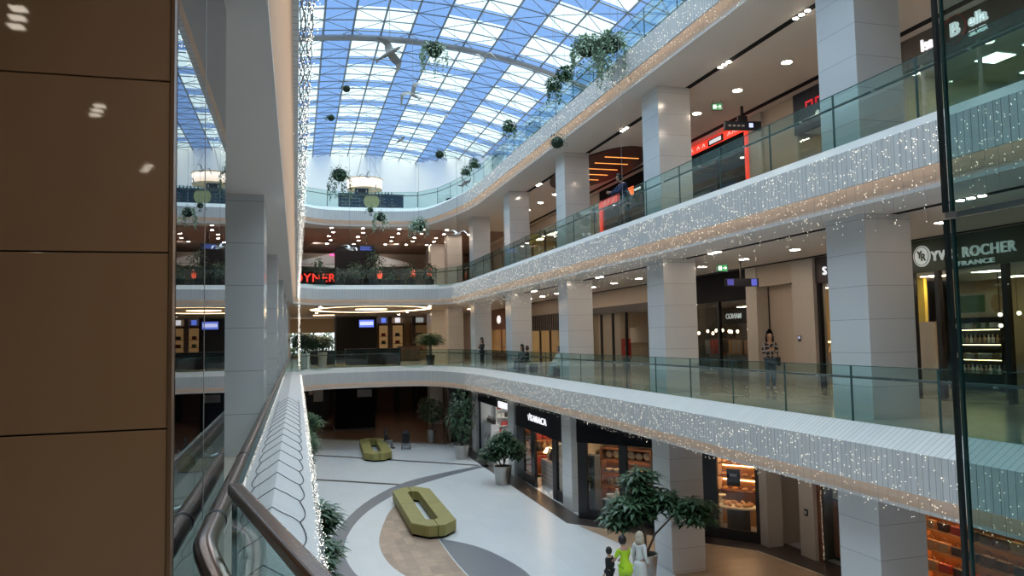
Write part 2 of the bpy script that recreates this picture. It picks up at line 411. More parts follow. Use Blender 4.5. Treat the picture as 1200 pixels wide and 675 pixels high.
# top floor: white walls under the skylight
def wall_poly(name, pts, z0, z1, th, mt):
    mb = MB()
    for a, b in zip(pts[:-1], pts[1:]): mb.bar((a[0],a[1],(z0+z1)/2), (b[0],b[1],(z0+z1)/2), th, z1-z0)
    return struct(mb, name, mt)
wall_poly('wall_end', [(-7,61.2),(9.4,61.2)], FZ[3], 21.5, .3, 'wall_white')
wall_poly('wall_end', [(9.4,61.2),(14.6,52.0)], FZ[3], 21.1, .3, 'wall_white')
wall_poly('wall_right', [(15.6,53),(15.6,-12)], FZ[3], 19.4, .3, 'wall_white')
wall_poly('wall_left', [(-6.4,-12),(-6.4,61)], FZ[3], 19.4, .3, 'wall_white')

# ------------------------------------------------------------------ skylight roof
RC, RR = (4.6, 21.23-29.0), 29.0
NX = [1.2+1.345*k for k in range(-6, 11)]
def arc(s, dr=0):
    a = (s-RC[0])/RR; return Vector((RC[0]+(RR+dr)*math.sin(a), 0, RC[1]+(RR+dr)*math.cos(a)))
Y0R = 33.3-1.22*3*13; NY = [Y0R+1.22*j for j in range(0, 63)]
NY = [y for y in NY if y < 62.3]
roof = MB()
for s in NX:
    p = arc(s); roof.tube([(p.x, NY[0], p.z), (p.x, NY[-1], p.z)], .05, 6)
for y in NY:
    roof.tube([arc(s)+Vector((0,y,0)) for s in NX], .036, 5)
for i in range(len(NX)-1):
    for j in range(len(NY)-1):
        if NY[j] < 20: continue
        a = arc(NX[i], -.0); b = arc(NX[i+1], -.0)
        if (i+j) % 2 == 0: roof.tube([a+Vector((0,NY[j],-.02)), b+Vector((0,NY[j+1],-.02))], .021, 4, cap=False)
        else: roof.tube([a+Vector((0,NY[j+1],-.02)), b+Vector((0,NY[j],-.02))], .021, 4, cap=False)
roof_o = struct(roof, 'skylight_roof', 'roof_steel')
roof_o['label'] = 'barrel vaulted glass skylight on a grid of grey steel tubes'
clear, blue = MB(), MB()
for i in range(len(NX)-1):
    for j in range(len(NY)-1):
        br = ((i-7) % 3 != 2) and (j % 3 != 2)
        a, b = arc(NX[i], .12), arc(NX[i+1], .12); y0, y1 = NY[j], NY[j+1]
        (clear if br else blue).face(((a.x,y0,a.z),(b.x,y0,b.z),(b.x,y1,b.z),(a.x,y1,a.z)))
clear.build('clear_pane', 'pane_clear', roof_o); blue.build('blue_pane', 'pane_blue', roof_o)
for y in (36.2, 14.3):
    am = MB(); am.tube([arc(s, -.14)+Vector((0,y,0)) for s in [NX[0]+k*(NX[-1]-NX[0])/40 for k in range(41)]], .14, 10)
    am.build('arch_tube', 'roof_arch', roof_o, smooth=True)

# ------------------------------------------------------------------ balustrades
def resample(p, step):
    p = [Vector((a[0], a[1])) for a in p]; L = [0]
    for a, b in zip(p[:-1], p[1:]): L.append(L[-1]+(b-a).length)
    n = max(1, round(L[-1]/step)); out = []
    for k in range(n+1):
        d = L[-1]*k/n; j = 0
        while j < len(L)-2 and d > L[j+1]: j += 1
        out.append(p[j]+(p[j+1]-p[j])*((d-L[j])/max(1e-6, L[j+1]-L[j])))
    return out
def offset(p, d):
    n = normals([tuple(a) for a in p]); return [a+b*d for a, b in zip(p, n)]
def balustrade(label, path, z, rail_mat='dark_steel', rail_r=.025, step=2.0, rail_h=.80):
    pts = resample(path, step); o0 = (pts[0].x, pts[0].y, z)
    t = thing('glass_balustrade', label, 'balustrade', o0, group='glass balustrades around the void')
    inner = offset(pts, -.075)
    for a, b in zip(pts[:-1], pts[1:]):
        d = (b-a).normalized(); a2, b2 = a+d*.012, b-d*.012; mb = MB()
        mb.bar((a2.x,a2.y,z+.44), (b2.x,b2.y,z+.44), .018, 1.14, 0)
        mb.bar((a2.x,a2.y,z+1.014), (b2.x,b2.y,z+1.014), .022, .012, 1)
        for q in (a2, b2): mb.bar((q.x,q.y,z-.1), (q.x,q.y,z+1.01), .014, .02, 1, up=(d.x,d.y,0))
        mb.build('glass_panel', ['glass_rail', 'glass_edge'], t, o0)
    mb = MB(); mb.tube([(q.x,q.y,z+rail_h) for q in inner], rail_r, 10); mb.build('handrail', rail_mat, t, o0, smooth=True)
    proto = None
    for k in range(len(pts)-1):
        a, b = (pts[k]+pts[k+1])/2, (inner[k]+inner[k+1])/2
        mb = MB(); mb.tube([(a.x,a.y,z+rail_h-.02), (b.x,b.y,z+rail_h-.02)], .018, 8); mb.build('bracket', 'steel', t, o0)
    return t
names = {1: 'first', 2: 'second', 3: 'top'}
for lv in (1,2,3):
    p = OUT[lv]
    i0 = next(i for i, a in enumerate(p) if a[1] > 40 and a[0] > 9); i1 = max(i for i, a in enumerate(p) if a[0] < 1 and a[1] > 42)
    balustrade('clear glass balustrade with dark handrail along the shop side of the %s gallery' % {1:'lowest', 2:'middle', 3:'topmost'}[lv], [(9.9,2)]+p[2:i0+1], FZ[lv])
    balustrade('clear glass balustrade across the far end of the %s gallery' % {1:'lowest', 2:'middle', 3:'topmost'}[lv], p[i0:i1+1], FZ[lv])
    if lv > 1: balustrade('clear glass balustrade high above the light strip on the %s gallery' % {2:'middle', 3:'topmost'}[lv], p[i1:-1]+[(p[-1][0], 1)], FZ[lv])
# the near one with its bronze tube handrail
lx = -.25
t = thing('glass_balustrade', 'near glass balustrade with thick bronze tube handrail beside the garlanded ledge', 'balustrade', (lx,3.45,5.0))
o0 = (lx,3.45,5.0); ys = [3.47+2.03*k for k in range(20)]
for a, b in zip(ys[:-1], ys[1:]):
    mb = MB(); mb.box((lx-.009,a+.01,4.95), (lx+.009,b-.01,6.0), 0); mb.box((lx-.011,a+.01,6.0), (lx+.011,b-.01,6.012), 1)
    mb.build('glass_panel', ['glass_rail','glass_edge'], t, o0)
    mb = MB(); mb.tube([(lx,(a+b)/2,5.76), (lx-.075,(a+b)/2,5.78)], .016, 8); mb.build('bracket', 'steel', t, o0)
hx = -.375
mb = MB(); mb.tube([(hx,42,5.80), (hx,20,5.80), (hx,3.95,5.80), (hx,3.62,5.80), (hx+.004,3.52,5.795), (hx+.02,3.44,5.78), (hx+.05,3.36,5.745), (hx+.11,3.24,5.67), (hx+.17,3.13,5.59)], .05, 20)
hr = mb.build('handrail', 'bronze', t, o0, smooth=True)
for y in (3.98, 6.0):
    mb = MB(); mb.tube([(hx,y,5.80), (hx,y+.03,5.80)], .053, 20); mb.build('joint_ring', 'black', hr, o0, smooth=True)
t = thing('glass_balustrade', 'angled glass panel with flat bronze top rail at the gallery corner', 'balustrade', (-.27,3.42,5.0))
o0 = (-.27,3.42,5.0); p, q = Vector((-.25,3.44)), Vector((.52,-.1)); dd = (q-p).normalized()
mb = MB(); mb.bar((p.x,p.y,5.49), (q.x,q.y,5.49), .018, 1.06, 0); mb.bar((p.x-.0,p.y,4.97), (p.x,p.y,6.02), .016, .03, 1, up=(dd.x,dd.y,0))
mb.build('glass_panel', ['glass_rail','glass_edge'], t, o0)
mb = MB(); mb.bar((p.x,p.y,6.045), (q.x,q.y,6.045), .058, .05); mb.build('top_rail', 'bronze', t, o0, bevel=.012)

# ------------------------------------------------------------------ lift glass, bronze wall panels, standing glass screen
mb = MB(); mb.box((-.47,3.21,5.0), (-.45,4.15,8.86)); mb.box((-.47,4.168,5.0), (-.45,5.32,8.86))
w = struct(mb, 'window_2', 'glass_lift')
mb = MB(); mb.box((-.475,4.152,5.0), (-.4485,4.166,8.87)); mb.build('mullion', 'steel', w)
wall('wall_left', (-1.3,3.24,5.0), (-.52,5.30,8.87), 'grey_panel')
mb = MB(); mb.box((-4.0,3.165,5.0), (-.462,3.205,8.87)); struct(mb, 'wall_left', 'joint')
for k in range(6):
    z0 = 5.012+.6615*k
    mb = MB(); mb.box((-4.0,3.14,z0+.003), (-.468,3.165,min(8.868, z0+.6585))); mb.build('wall_panel', 'brown_panel', kind='structure', bevel=.002)
mb = MB(); mb.box((-.466,3.136,5.0), (-.452,3.205,8.87)); struct(mb, 'trim_10', mat('copper edge trim', (.22,.11,.055,1), .3, .5))

t = thing('glass_screen', 'tall grey green glass screen with dark edge posts standing near the viewer', 'glass screen', (2.5,2.3,5.0))
o0 = (2.5,2.3,5.0)
for (za, zb) in ((5.0,7.085), (7.115,8.87)):
    mb = MB(); mb.box((2.495,-1.2,za), (2.505,2.423,zb)); mb.build('glass_pane', 'glass_screen', t, o0)
mb = MB(); mb.box((2.487,2.449,5.0), (2.503,2.467,7.085)); mb.box((2.487,2.449,7.115), (2.503,2.467,8.87)); mb.build('edge_post', mat('dark green edge', (.012,.022,.022,1), .3), t, o0)
mb = MB(); mb.box((2.490,2.424,5.0), (2.506,2.433,7.085)); mb.box((2.490,2.424,7.115), (2.506,2.433,8.87)); mb.build('edge_post', 'glass_edge', t, o0)
mb = MB(); mb.box((2.492,-1.2,7.088), (2.509,2.42,7.112)); mb.build('joint_strip', mat('dull clear joint', (.12,.15,.15,1), .2), t, o0)
mb = MB(); mb.cbox((2.498,2.425,7.10), (.03,.05,.022)); mb.build('clip', 'steel', t, o0)

# ------------------------------------------------------------------ strings of small lights
def dots(mb, pts, r):
    for x, y, z in pts:
        v = [mb.bm.verts.new(p) for p in ((x+r,y,z),(x-r,y,z),(x,y+r,z),(x,y-r,z),(x,y,z+r),(x,y,z-r))]
        for a, b, c in ((0,2,4),(2,1,4),(1,3,4),(3,0,4),(2,0,5),(1,2,5),(3,1,5),(0,3,5)): mb.bm.faces.new((v[a],v[b],v[c]))
def curtain(label, lv, per_m, hang, r, rng, wires=True):
    path = [(9.9,1.5)]+[a for a in OUT[lv][1:] if a[0] > 9.3 and 2 < a[1] < rng]
    p = resample(path, .11); off = offset(p, DEP+.03); pts = []; wm = MB(); z = FZ[lv]
    for k, q in enumerate(off):
        n = per_m*.11; n = int(n)+(random.random() < n-int(n))
        low = -1.27-hang*random.random()**1.5
        for _ in range(n):
            pts.append((q.x+random.uniform(-.015,.015), q.y+random.uniform(-.05,.05), z+random.uniform(low,-.30)))
        if wires and k % 2 == 0:
            wm.bar((q.x,q.y,z-.30), (q.x,q.y,z+low), .0022, .0022)
    o = MB(); dots(o, pts, r); ob = o.build('light_curtain', 'led', fix=False)
    tag(ob, label, 'string lights', kind='stuff')
    w_ = wm.build('lead_wire', 'wire', ob); w_.location = (0,0,0)
curtain('curtain of tiny warm lights over the white front edge of the topmost gallery', 3, 46, .25, .006, 44)
curtain('curtain of tiny warm lights hanging from the middle gallery down over the columns', 2, 74, .85, .006, 47)
curtain('sprinkle of tiny warm lights over the white front edge of the lowest gallery', 1, 46, .1, .0058, 44)
def garland(label, line, spread, per_m, r, cables=None, mt='led_cool', zs=1.0):
    pts = []; n = int((line[1]-line[0])*per_m); X, Z = line[2], line[3]
    for _ in range(n):
        y = line[0]+(line[1]-line[0])*random.random()
        pts.append((X+random.gauss(0,spread), y, Z+random.gauss(0,spread*zs)))
    o = MB(); dots(o, pts, r); ob = tag(o.build('light_garland', mt, fix=False), label, 'string lights', kind='stuff')
    c = MB()
    for q in range(4):
        c.tube([(X+spread*.9*math.sin(k*1.3+q*2), line[0]+k*.25, Z+spread*.9*math.cos(k*1.7+q)) for k in range(int((line[1]-line[0])/.25))], .006, 5)
    c.build('cable', 'wire', ob)
garland('twinkling light garland along the outer rim of the ledge below the near handrail', (4.0,46,.225,4.715), .022, 85, .0042)
garland('thick glittering light garland hanging in front of the gallery overhead', (3.6,46,.13,9.74), .034, 62, .0052, zs=1.8)
garland('faint string of lights on the pale face of the gallery overhead', (4,46,.055,9.4), .03, 34, .0042, zs=4)
mb = MB(); pts = []
for k in range(16):
    y = 41+.35*k
    for j in range(34):
        pts.append((.13+random.gauss(0,.03), y+random.gauss(0,.03), 9.7-4.5*random.random()))
dots(mb, pts, .010); tag(mb.build('light_curtain', 'led_cool', fix=False), 'narrow drop of white lights hanging far down at the end of the overhead garland', 'string lights', kind='stuff')
# cables lying in loops on the ledge
t = MB()
def ledge(u): return (-.25+.47*u, 5.012-.30*u)
for k in range(20):
    y0 = 4+k*1.05
    for u0, s in ((.60,1),):
        t.tube([(ledge(u0+s*.12*math.sin(PI*j/8))[0], y0+1.05*j/8, ledge(u0+s*.12*math.sin(PI*j/8))[1]) for j in range(9)], .006, 5)
    t.tube([(ledge(.02+.58*j/4)[0], y0+random.uniform(-.03,.03), ledge(.02+.58*j/4)[1]) for j in range(5)], .005, 5)
tag(t.build('power_cable', 'wire_dark'), 'dark cable laid in scalloped loops along the white ledge under the near handrail', 'cable')

# ------------------------------------------------------------------ ceiling lights
def downlight_proto(name, label, group, r, mt):
    t = thing(name, label, 'ceiling light', (0,0,0), group=group)
    mb = MB(); mb.lathe([(r*1.18,-.012),(r*1.18,0)], (0,0,0), 20); mb.build('trim_ring', 'white', t)
    mb = MB(); mb.lathe([(r,-.016),(r,-.0125)], (0,0,0), 20); mb.build('lamp', mt, t)
    return t
DL = {}
def downlight(x, y, lv, label, group, r=.13, mt='lamp'):
    k = (group, r, mt); z = FZ[lv]-SOF
    if k not in DL: DL[k] = downlight_proto('recessed_downlight', label, group, r, mt); DL[k].location = (x,y,z)
    else: dup(DL[k], (x,y,z), label=label)
gal = {1: 'the ground floor shop walk', 2: 'the lowest gallery walk', 3: 'the middle gallery walk'}
for lv in (2,3):
    for k in range(-2, 12):
        y = 17.72+2.45*k
        downlight(12.9, y, lv, 'round recessed downlight in the beige ceiling over %s' % gal[lv], 'downlights over %s' % gal[lv])
for k in range(8): downlight(13.2, 3+3*k, 1, 'round recessed downlight in the ceiling over %s' % gal[1], 'downlights over %s' % gal[1], .1)
def slot(lv, x, y0, y1, ys, label):
    z = FZ[lv]-SOF; o0 = (x,y0,z)
    t = thing('track_light', label, 'track light', o0)
    mb = MB(); mb.box((x-.09,y0,z-.008), (x+.09,y1,z)); mb.build('slot', 'black_matte', t, o0)
    pr = None
    for y in ys:
        if any(abs(y-c-.55) < 1.15 for c in CY): continue
        for d in (-.22,0,.22):
            if pr is None:
                mb = MB(); mb.lathe([(.062,-.02),(.062,-.009)], (x,y+d,z), 14); pr = mb.build('spot_lamp', 'lamp', t, (x,y+d,z)); pr.location = Vector((x,y+d,z))-Vector(o0)
            else:
                c = pr.copy(); C.objects.link(c); c.parent = t; c.location = Vector((x,y+d,z))-Vector(o0)
slot(3, 11.3, -4, 41.5, [14.9+3.35*k for k in range(-3, 8)], 'long black slot with clustered spotlights in the middle gallery ceiling')
slot(2, 11.0, -4, 41.5, [18.6+8.3*k for k in range(-1, 3)], 'long black slot with few spotlights in the lowest gallery ceiling')
for lv, x in ((3,14.55),(2,14.72)):
    mb = MB(); mb.box((x-.11,-4,FZ[lv]-SOF-.01), (x+.11,52,FZ[lv]-SOF)); tag(mb.build('ceiling_slot', 'black_matte'), 'dark shadow gap in the %s ceiling just before the shopfronts' % {3:'middle gallery',2:'lowest gallery'}[lv], 'ceiling gap')
# far halls
for i, x in enumerate((2.2, 4.2, 6.6, 8.2, 9.8, 11.6)):
    for j in range(5):
        downlight(x+(j%2)*.2, 50.9+2.1*j, 3, 'small round downlight in the lamp-browned far hall ceiling', 'downlights of the far hall ceiling', .10)
for i, x in enumerate((-2.5, 1.5, 8.6, 12.5)):
    for j in range(4): downlight(x, 51+5.5*j, 2, 'small downlight in the beige ceiling around the glowing ring', 'downlights around the ring lamp', .11, 'lamp')
mb = MB(); mb.box((-8,51.2,FZ[3]-SOF-.012), (14.5,65.9,FZ[3]-SOF-.002)); struct(mb, 'ceiling_panel', 'ceil_lamp_tone')
t = thing('ring_lamp', 'large glowing oval ring recessed in the far ceiling above the lowest gallery', 'ceiling light', (5.1,55.2,FZ[2]-SOF))
def ring(mb, rx, ry, w, z0, z1, n=64, c=(0,0)):
    for k in range(n):
        a, b = 2*PI*k/n, 2*PI*(k+1)/n
        P = lambda an, q, z: (c[0]+(rx-q)*math.cos(an), c[1]+(ry-q)*math.sin(an), z)
        mb.face((P(a,0,z0),P(b,0,z0),P(b,w,z0),P(a,w,z0))); mb.face((P(a,0,z0),P(a,0,z1),P(b,0,z1),P(b,0,z0))); mb.face((P(a,w,z0),P(b,w,z0),P(b,w,z1),P(a,w,z1)))
mb = MB(); ring(mb, 4.2, 5.6, .42, -.03, 0); mb.build('glowing_ring', 'ring_light', t)
mb = MB(); ring(mb, 4.27, 5.67, .06, -.035, 0); mb.build('rim', 'lip', t)
mb = MB(); ring(mb, 1.1, .8, .2, -.05, 0); mb.build('inner_ring', 'ring_light', t)
t = thing('light_bar', 'long warm light bar in the far ceiling beside the dark tower', 'ceiling light', (2.2,66,FZ[2]-SOF))
mb = MB(); mb.cbox((0,0,-.04), (1.7,.5,.07)); mb.build('diffuser', 'ring_light', t); mb = MB(); mb.cbox((0,0,-.02), (1.9,.7,.035)); mb.build('frame', 'lip', t)
# three square spots in rows over the viewer's side of the near gallery
n = 0
for yy in (.55, -1.6, -4.1):
    for k in range(3):
        n += 1
        t = thing('square_spot', 'small square ceiling spot behind the viewer', 'ceiling light', (-1.86+.055*k,yy+.16*k-.16,FZ[2]-SOF), group='square spots in the near gallery ceiling')
        mb = MB(); mb.cbox((0,0,-.006), (.12,.12,.012)); mb.build('frame', 'white', t); mb = MB(); mb.cbox((0,0,-.014), (.09,.09,.008)); mb.build('lamp', 'lamp_small', t)

# ------------------------------------------------------------------ shops
def xf(mb, T): bmesh.ops.transform(mb.bm, matrix=T, verts=mb.bm.verts); return mb
def frame(x, y, z, rz=-PI/2): return Matrix.Translation((x,y,z)) @ Matrix.Rotation(rz, 4, 'Z')
PL = {}
def light_panel(T, x, y, z, sx, sy, mt, label, group=None):
    p = T @ Vector((x,y,z)); rz = T.to_euler().z
    t = thing('ceiling_panel_light', label, 'ceiling light', p, rz, group)
    mb = MB(); mb.cbox((0,0,-.02), (sx+.06,sy+.06,.04)); mb.build('frame', 'white', t)
    mb = MB(); mb.cbox((0,0,-.045), (sx,sy,.01)); mb.build('diffuser', mt, t)
def room(T, w, d, h, wm, left=None, right=None, back=None, ceil='wall_white', lights=(), lmt='panel_light', what='shop', y0=.12):
    for nm, a, b, mt in (('wall_back', (-.1,d,0), (w+.1,d+.1,h), back or wm), ('wall_left', (-.1,y0,0), (0,d,h), left or wm), ('wall_right', (w,.12,0), (w+.1,d,h), right or wm), ('ceiling', (-.1,y0,h), (w+.1,d+.1,h+.06), ceil)):
        mb = MB(); mb.box(a, b); struct(xf(mb, T), nm, mt)
    for i, (x, y, sx, sy) in enumerate(lights): light_panel(T, x, y, h, sx, sy, lmt, 'ceiling light panel inside the %s' % what, 'light panels inside the %s' % what)
def front(T, label, w, h0, h1, posts, plinth=0, band='black', post='black', glass_spans=(), band_d=.16, name='shopfront'):
    """h0..h1 sign band, posts (x, width)"""
    t = thing(name, label, 'shopfront', T.translation, T.to_euler().z)
    mb = MB(); mb.box((0,-.05,h0), (w,-.05+band_d,h1)); mb.build('sign_band', band, t)
    for x, pw in posts:
        mb = MB(); mb.box((x-pw/2,-.02,0), (x+pw/2,.10,h0)); mb.build('post', post, t)
    for a, b in glass_spans:
        if plinth: mb = MB(); mb.box((a,0,0), (b,.09,plinth)); mb.build('plinth', post, t)
        mb = MB(); mb.box((a,.03,plinth), (b,.042,h0)); mb.build('window_pane', 'glass_shop', t)
    return t
def ftext(t, body, mt, size, x, z, ext=.02, bold=0, mirror=False, sx=1, y=-.07, name='lettering', width=None):
    cu = bpy.data.curves.new(name, 'FONT'); cu.body = body; cu.size = size; cu.extrude = ext; cu.offset = bold
    cu.align_x = 'CENTER'; cu.align_y = 'CENTER'; cu.materials.append(M[mt]); cu.space_character = 1.12 if width else 1
    tmp = bpy.data.objects.new(name, cu); C.objects.link(tmp); dg = bpy.context.evaluated_depsgraph_get()
    me = bpy.data.meshes.new_from_object(tmp.evaluated_get(dg)); bpy.data.objects.remove(tmp)
    if width: sx = width/(max(v.co.x for v in me.vertices)-min(v.co.x for v in me.vertices))
    o = bpy.data.objects.new(name, me); C.objects.link(o); o.parent = t
    o.rotation_euler = (PI/2,0,0); o.location = (x,y,z); o.scale = (-sx if mirror else sx, 1, 1)
    return o
def shelving(T, label, x, y, w, h, d, n, mt='shelf_wood', lit=None, z0=.12, cat='shelf unit', top=.35):
    p = T @ Vector((x,y,0)); rz = T.to_euler().z
    t = thing('shelf_unit', label, cat, p, rz)
    mb = MB(); mb.box((0,d-.03,0), (w,d,h)); mb.build('back_panel', mt, t)
    for xx in (0, w-.05): mb = MB(); mb.box((xx,0,0), (xx+.05,d-.03,h)); mb.build('side_panel', mt, t)
    zs = [z0+(h-top-z0)*k/(n-1) for k in range(n)]
    for z in zs:
        mb = MB(); mb.box((.05,0,z-.03), (w-.05,d-.03,z)); mb.build('shelf', mt, t)
        if lit:
            zz = z+(h-top-z0)/(n-1)-.06
            if zz < h-.05: mb = MB(); mb.box((.08,d-.07,zz), (w-.08,d-.04,zz+.02)); mb.build('shelf_light', lit, t)
    mb = MB(); mb.box((0,0,h-.06), (w,d,h)); mb.build('top_panel', mt, t)
    return [(T, x, y, w, d, z) for z in zs]
PROTO = {}
def make_good(kind, mt):
    mb = MB()
    if kind == 'bottle': mb.lathe([(.03,0),(.032,.01),(.032,.11),(.012,.135),(.012,.17),(.016,.171),(.016,.19)], seg=10)
    elif kind == 'jar': mb.lathe([(.045,0),(.048,.01),(.048,.08),(.05,.081),(.05,.105),(.001,.106)], seg=12)
    elif kind == 'bowl': mb.lathe([(.05,0),(.06,.012),(.12,.075),(.145,.13),(.138,.13),(.11,.075),(.001,.02)], seg=16)
    elif kind == 'plate': mb.lathe([(.001,.0),(.09,.0),(.15,.022),(.15,.028),(.09,.008),(.001,.008)], seg=20, mx=Matrix.Translation((0,0,.155)) @ Matrix.Rotation(R(-78), 4, 'X').to_4x4())
    elif kind == 'vase': mb.lathe([(.05,0),(.09,.06),(.10,.14),(.06,.24),(.035,.30),(.05,.34),(.04,.34),(.02,.29),(.001,.28)], seg=14)
    elif kind == 'carton': mb.box((-.09,-.06,0), (.09,.06,.22)); mb.box((-.092,-.062,.15), (.092,.062,.165))
    elif kind == 'loaf':
        mb.ell((0,0,.06), (.15,.075,.07), 14, 8)
        for k in (-1,0,1): mb.cbox((k*.07,0,.125), (.012,.08,.016), .5)
    elif kind == 'bag':
        mb.box((-.16,-.06,0), (.16,.06,.20)); mb.tube([(-.08,0,.2),(-.075,0,.27),(0,0,.32),(.075,0,.27),(.08,0,.2)], .011, 6); mb.box((-.16,-.068,.12), (.16,-.06,.2))
    elif kind == 'book': mb.box((-.02,-.09,0), (.02,.09,.25))
    return mb.build('x', mt, bevel=.006 if kind in ('carton','bag') else 0, smooth=kind not in ('carton','bag','book','loaf'))
def good(kind, mt, p, rz, label, group, name=None, scale=1, cat=None):
    key = (kind, mt if isinstance(mt, str) else mt.name)
    if key not in PROTO:
        o = make_good(kind, mt); o.name = name or kind; PROTO[key] = o; c = o
    else: c = PROTO[key].copy(); C.objects.link(c); c.name = name or kind
    c.location = p; c.rotation_euler = (0,0,rz); c.scale = (scale,)*3
    tag(c, label, cat or name or kind, group)
    return c
def fill(shelf, kind, mts, n, label, group, scale=1, depth=.5, jit=.01, name=None, x0=.1, x1=.1):
    T, x, y, w, d, z = shelf; rz = T.to_euler().z
    for k in range(n):
        xx = x+x0+(w-x0-x1)*(k+.5)/n+random.uniform(-jit, jit)
        good(kind, random.choice(mts), T @ Vector((xx, y+d*depth, z)), rz+random.uniform(-.1,.1), label, group, name, scale*random.uniform(.92,1.08))

# ---- first gallery (z = 5.0), wall line X = 15
Z1 = FZ[1]
# green beauty shop
T = frame(15, 15.98, Z1)
t = front(T, 'green shopfront with white lettering and a round white monogram', 5.3, 3.08, 3.87, [(.05,.1),(.83,.13),(2.68,.14),(4.5,.14)], 0, 'sign_green', 'black', [(.1,.76),(.9,2.6),(2.75,4.43)])
mb = MB(); mb.lathe([(.26,0),(.26,.03)], (0,0,0), 32, mx=Matrix.Rotation(PI/2, 4, 'X')); o = mb.build('monogram_disc', 'sign_grey', t); o.location = (.47,-.05,3.47)
mb = MB(); ringp = [(.225*math.cos(2*PI*k/32),.225*math.sin(2*PI*k/32)) for k in range(33)]
mb.tube([(a,-.035,b) for a, b in ringp], .008, 5); m2 = mb.build('monogram_ring', 'sign_green', o)
for s_, (dx, dz) in (('Y', (-.05,.03)), ('R', (.06,-.04))):
    q = ftext(o, s_, 'sign_green', .26, dx, dz, .01, .004, y=-.04, name='monogram_letter')
ftext(t, 'YVES ROCHER', 'sign_grey', .34, 1.92, 3.42, .03, .003, width=2.3)
ftext(t, 'FRANCE', 'sign_grey', .15, 2.02, 3.17, .03, .001, width=.98)
T = frame(15, 18.4, Z1)
room(T, 7.7, 4.6, 3.08, 'wall_warm', lights=[(2.2,1.0,.5,.5),(3.6,1.2,.6,.4),(5.6,1.2,.6,.4),(2.2,3.6,.6,.4)], what='green beauty shop', y0=.25)
wall('wall_partition', T @ Vector((1.2,1.05,0)), T @ Vector((1.74,1.15,3.08)), 'wall_yellow')
mb = MB(); mb.box((0,0,0), (.68,.06,1.85)); t2 = tag(xf(mb, T @ Matrix.Translation((1.85,.55,0))).build('poster_board', 'shelf_light'), 'pale display board standing in the green beauty shop window', 'display board')
shs = shelving(T, 'dark shelf unit with rows of small bottles in the green beauty shop', 1.0, 2.5, 1.7, 1.95, .4, 4, 'black_matte', 'warm_strip', z0=.45, top=.28)
for i, s in enumerate(shs): fill(s, ['bottle','jar','bottle','jar'][i], [GOODS[0], GOODS[1], GOODS[2], GOODS[0]], 11, 'small beauty bottle or jar on the dark shelf unit in the green shop', 'beauty bottles and jars on the dark shelf unit', 1.25, name='beauty_bottle')
t = thing('picture_panel', 'wide dim picture panel above the dark bottle shelves', 'picture', T @ Vector((.95,2.84,2.02)), -PI/2)
mb = MB(); mb.box((0,0,0), (1.7,.05,.62)); mb.build('panel', 'shelf_light', t)
mb = MB(); mb.box((.1,-.012,.08), (1.0,0,.54)); mb.build('picture', GOODS[2], t); mb = MB(); mb.ell((1.38,-.0,.3), (.22,.012,.24)); mb.build('picture', GOODS[1], t)
for k, (x, z) in enumerate(((2.78,2.0),(2.78,1.72),(3.32,2.02))):
    t = thing('globe_lamp', 'small glowing globe lamp beside the bottle shelves of the green shop', 'lamp', T @ Vector((x,2.4,z)), group='globe lamps in the green shop')
    mb = MB(); mb.ell((0,0,0), (.05,.05,.05)); mb.build('globe', 'bulb', t, smooth=True); mb = MB(); mb.tube([(0,.02*k,.05),(0,.02*k,3.08-z)], .006, 5); mb.build('rod', 'black', t)
t = thing('counter', 'pale shop counter at the back of the green beauty shop', 'counter', T @ Vector((4.4,3.0,0)), -PI/2)
mb = MB(); mb.box((0,0,.0), (1.2,.5,.95)); mb.build('body', 'shelf_light', t); mb = MB(); mb.box((-.03,-.03,.95), (1.23,.53,1.0)); mb.build('top', 'white', t)
# jewellery shop beside the column
T = frame(15, 19.62, Z1)
t = front(T, 'dark shopfront with a lit white initial half hidden behind the column', 1.1, 3.1, 3.87, [(.06,.12),(1.04,.1)], 0, mat('plum brown board', (.045,.03,.032,1), .5), 'black', [(.12,.99)])
ftext(t, 'S', 'sign_white', .34, .46, 3.42, .03, .002)
T = frame(15, 22.3, Z1)
room(T, 3.8, 3.6, 3.1, 'wall_warm', lights=[(1.0,1.3,.7,.4),(2.9,.9,.5,.4)], left=mat('golden shop wall', (.62,.44,.16,1), .7), back=mat('golden shop wall b', (.60,.43,.17,1), .7), what='golden jewellery shop', y0=.5)
t = thing('display_shelf', 'lit shelf of white jewellery stands in the golden shop window', 'display shelf', T @ Vector((.3,1.3,1.0)), -PI/2)
mb = MB(); mb.box((0,0,-.04), (1.8,.4,0)); mb.build('shelf', 'shelf_light', t); mb = MB(); mb.box((0,.05,-1.0), (1.8,.35,-.04)); mb.build('cabinet', 'wall_stone', t); mb = MB(); mb.box((0,.36,.30), (1.8,.39,.33)); mb.build('shelf_light', 'warm_strip', t)
for k in range(8): good('vase', 'cream', T @ Vector((.45+k*.2,1.5,1.0)), 0, 'small white jewellery stand on the lit shelf of the golden shop', 'jewellery stands in the golden shop', 'jewellery_stand', .6)
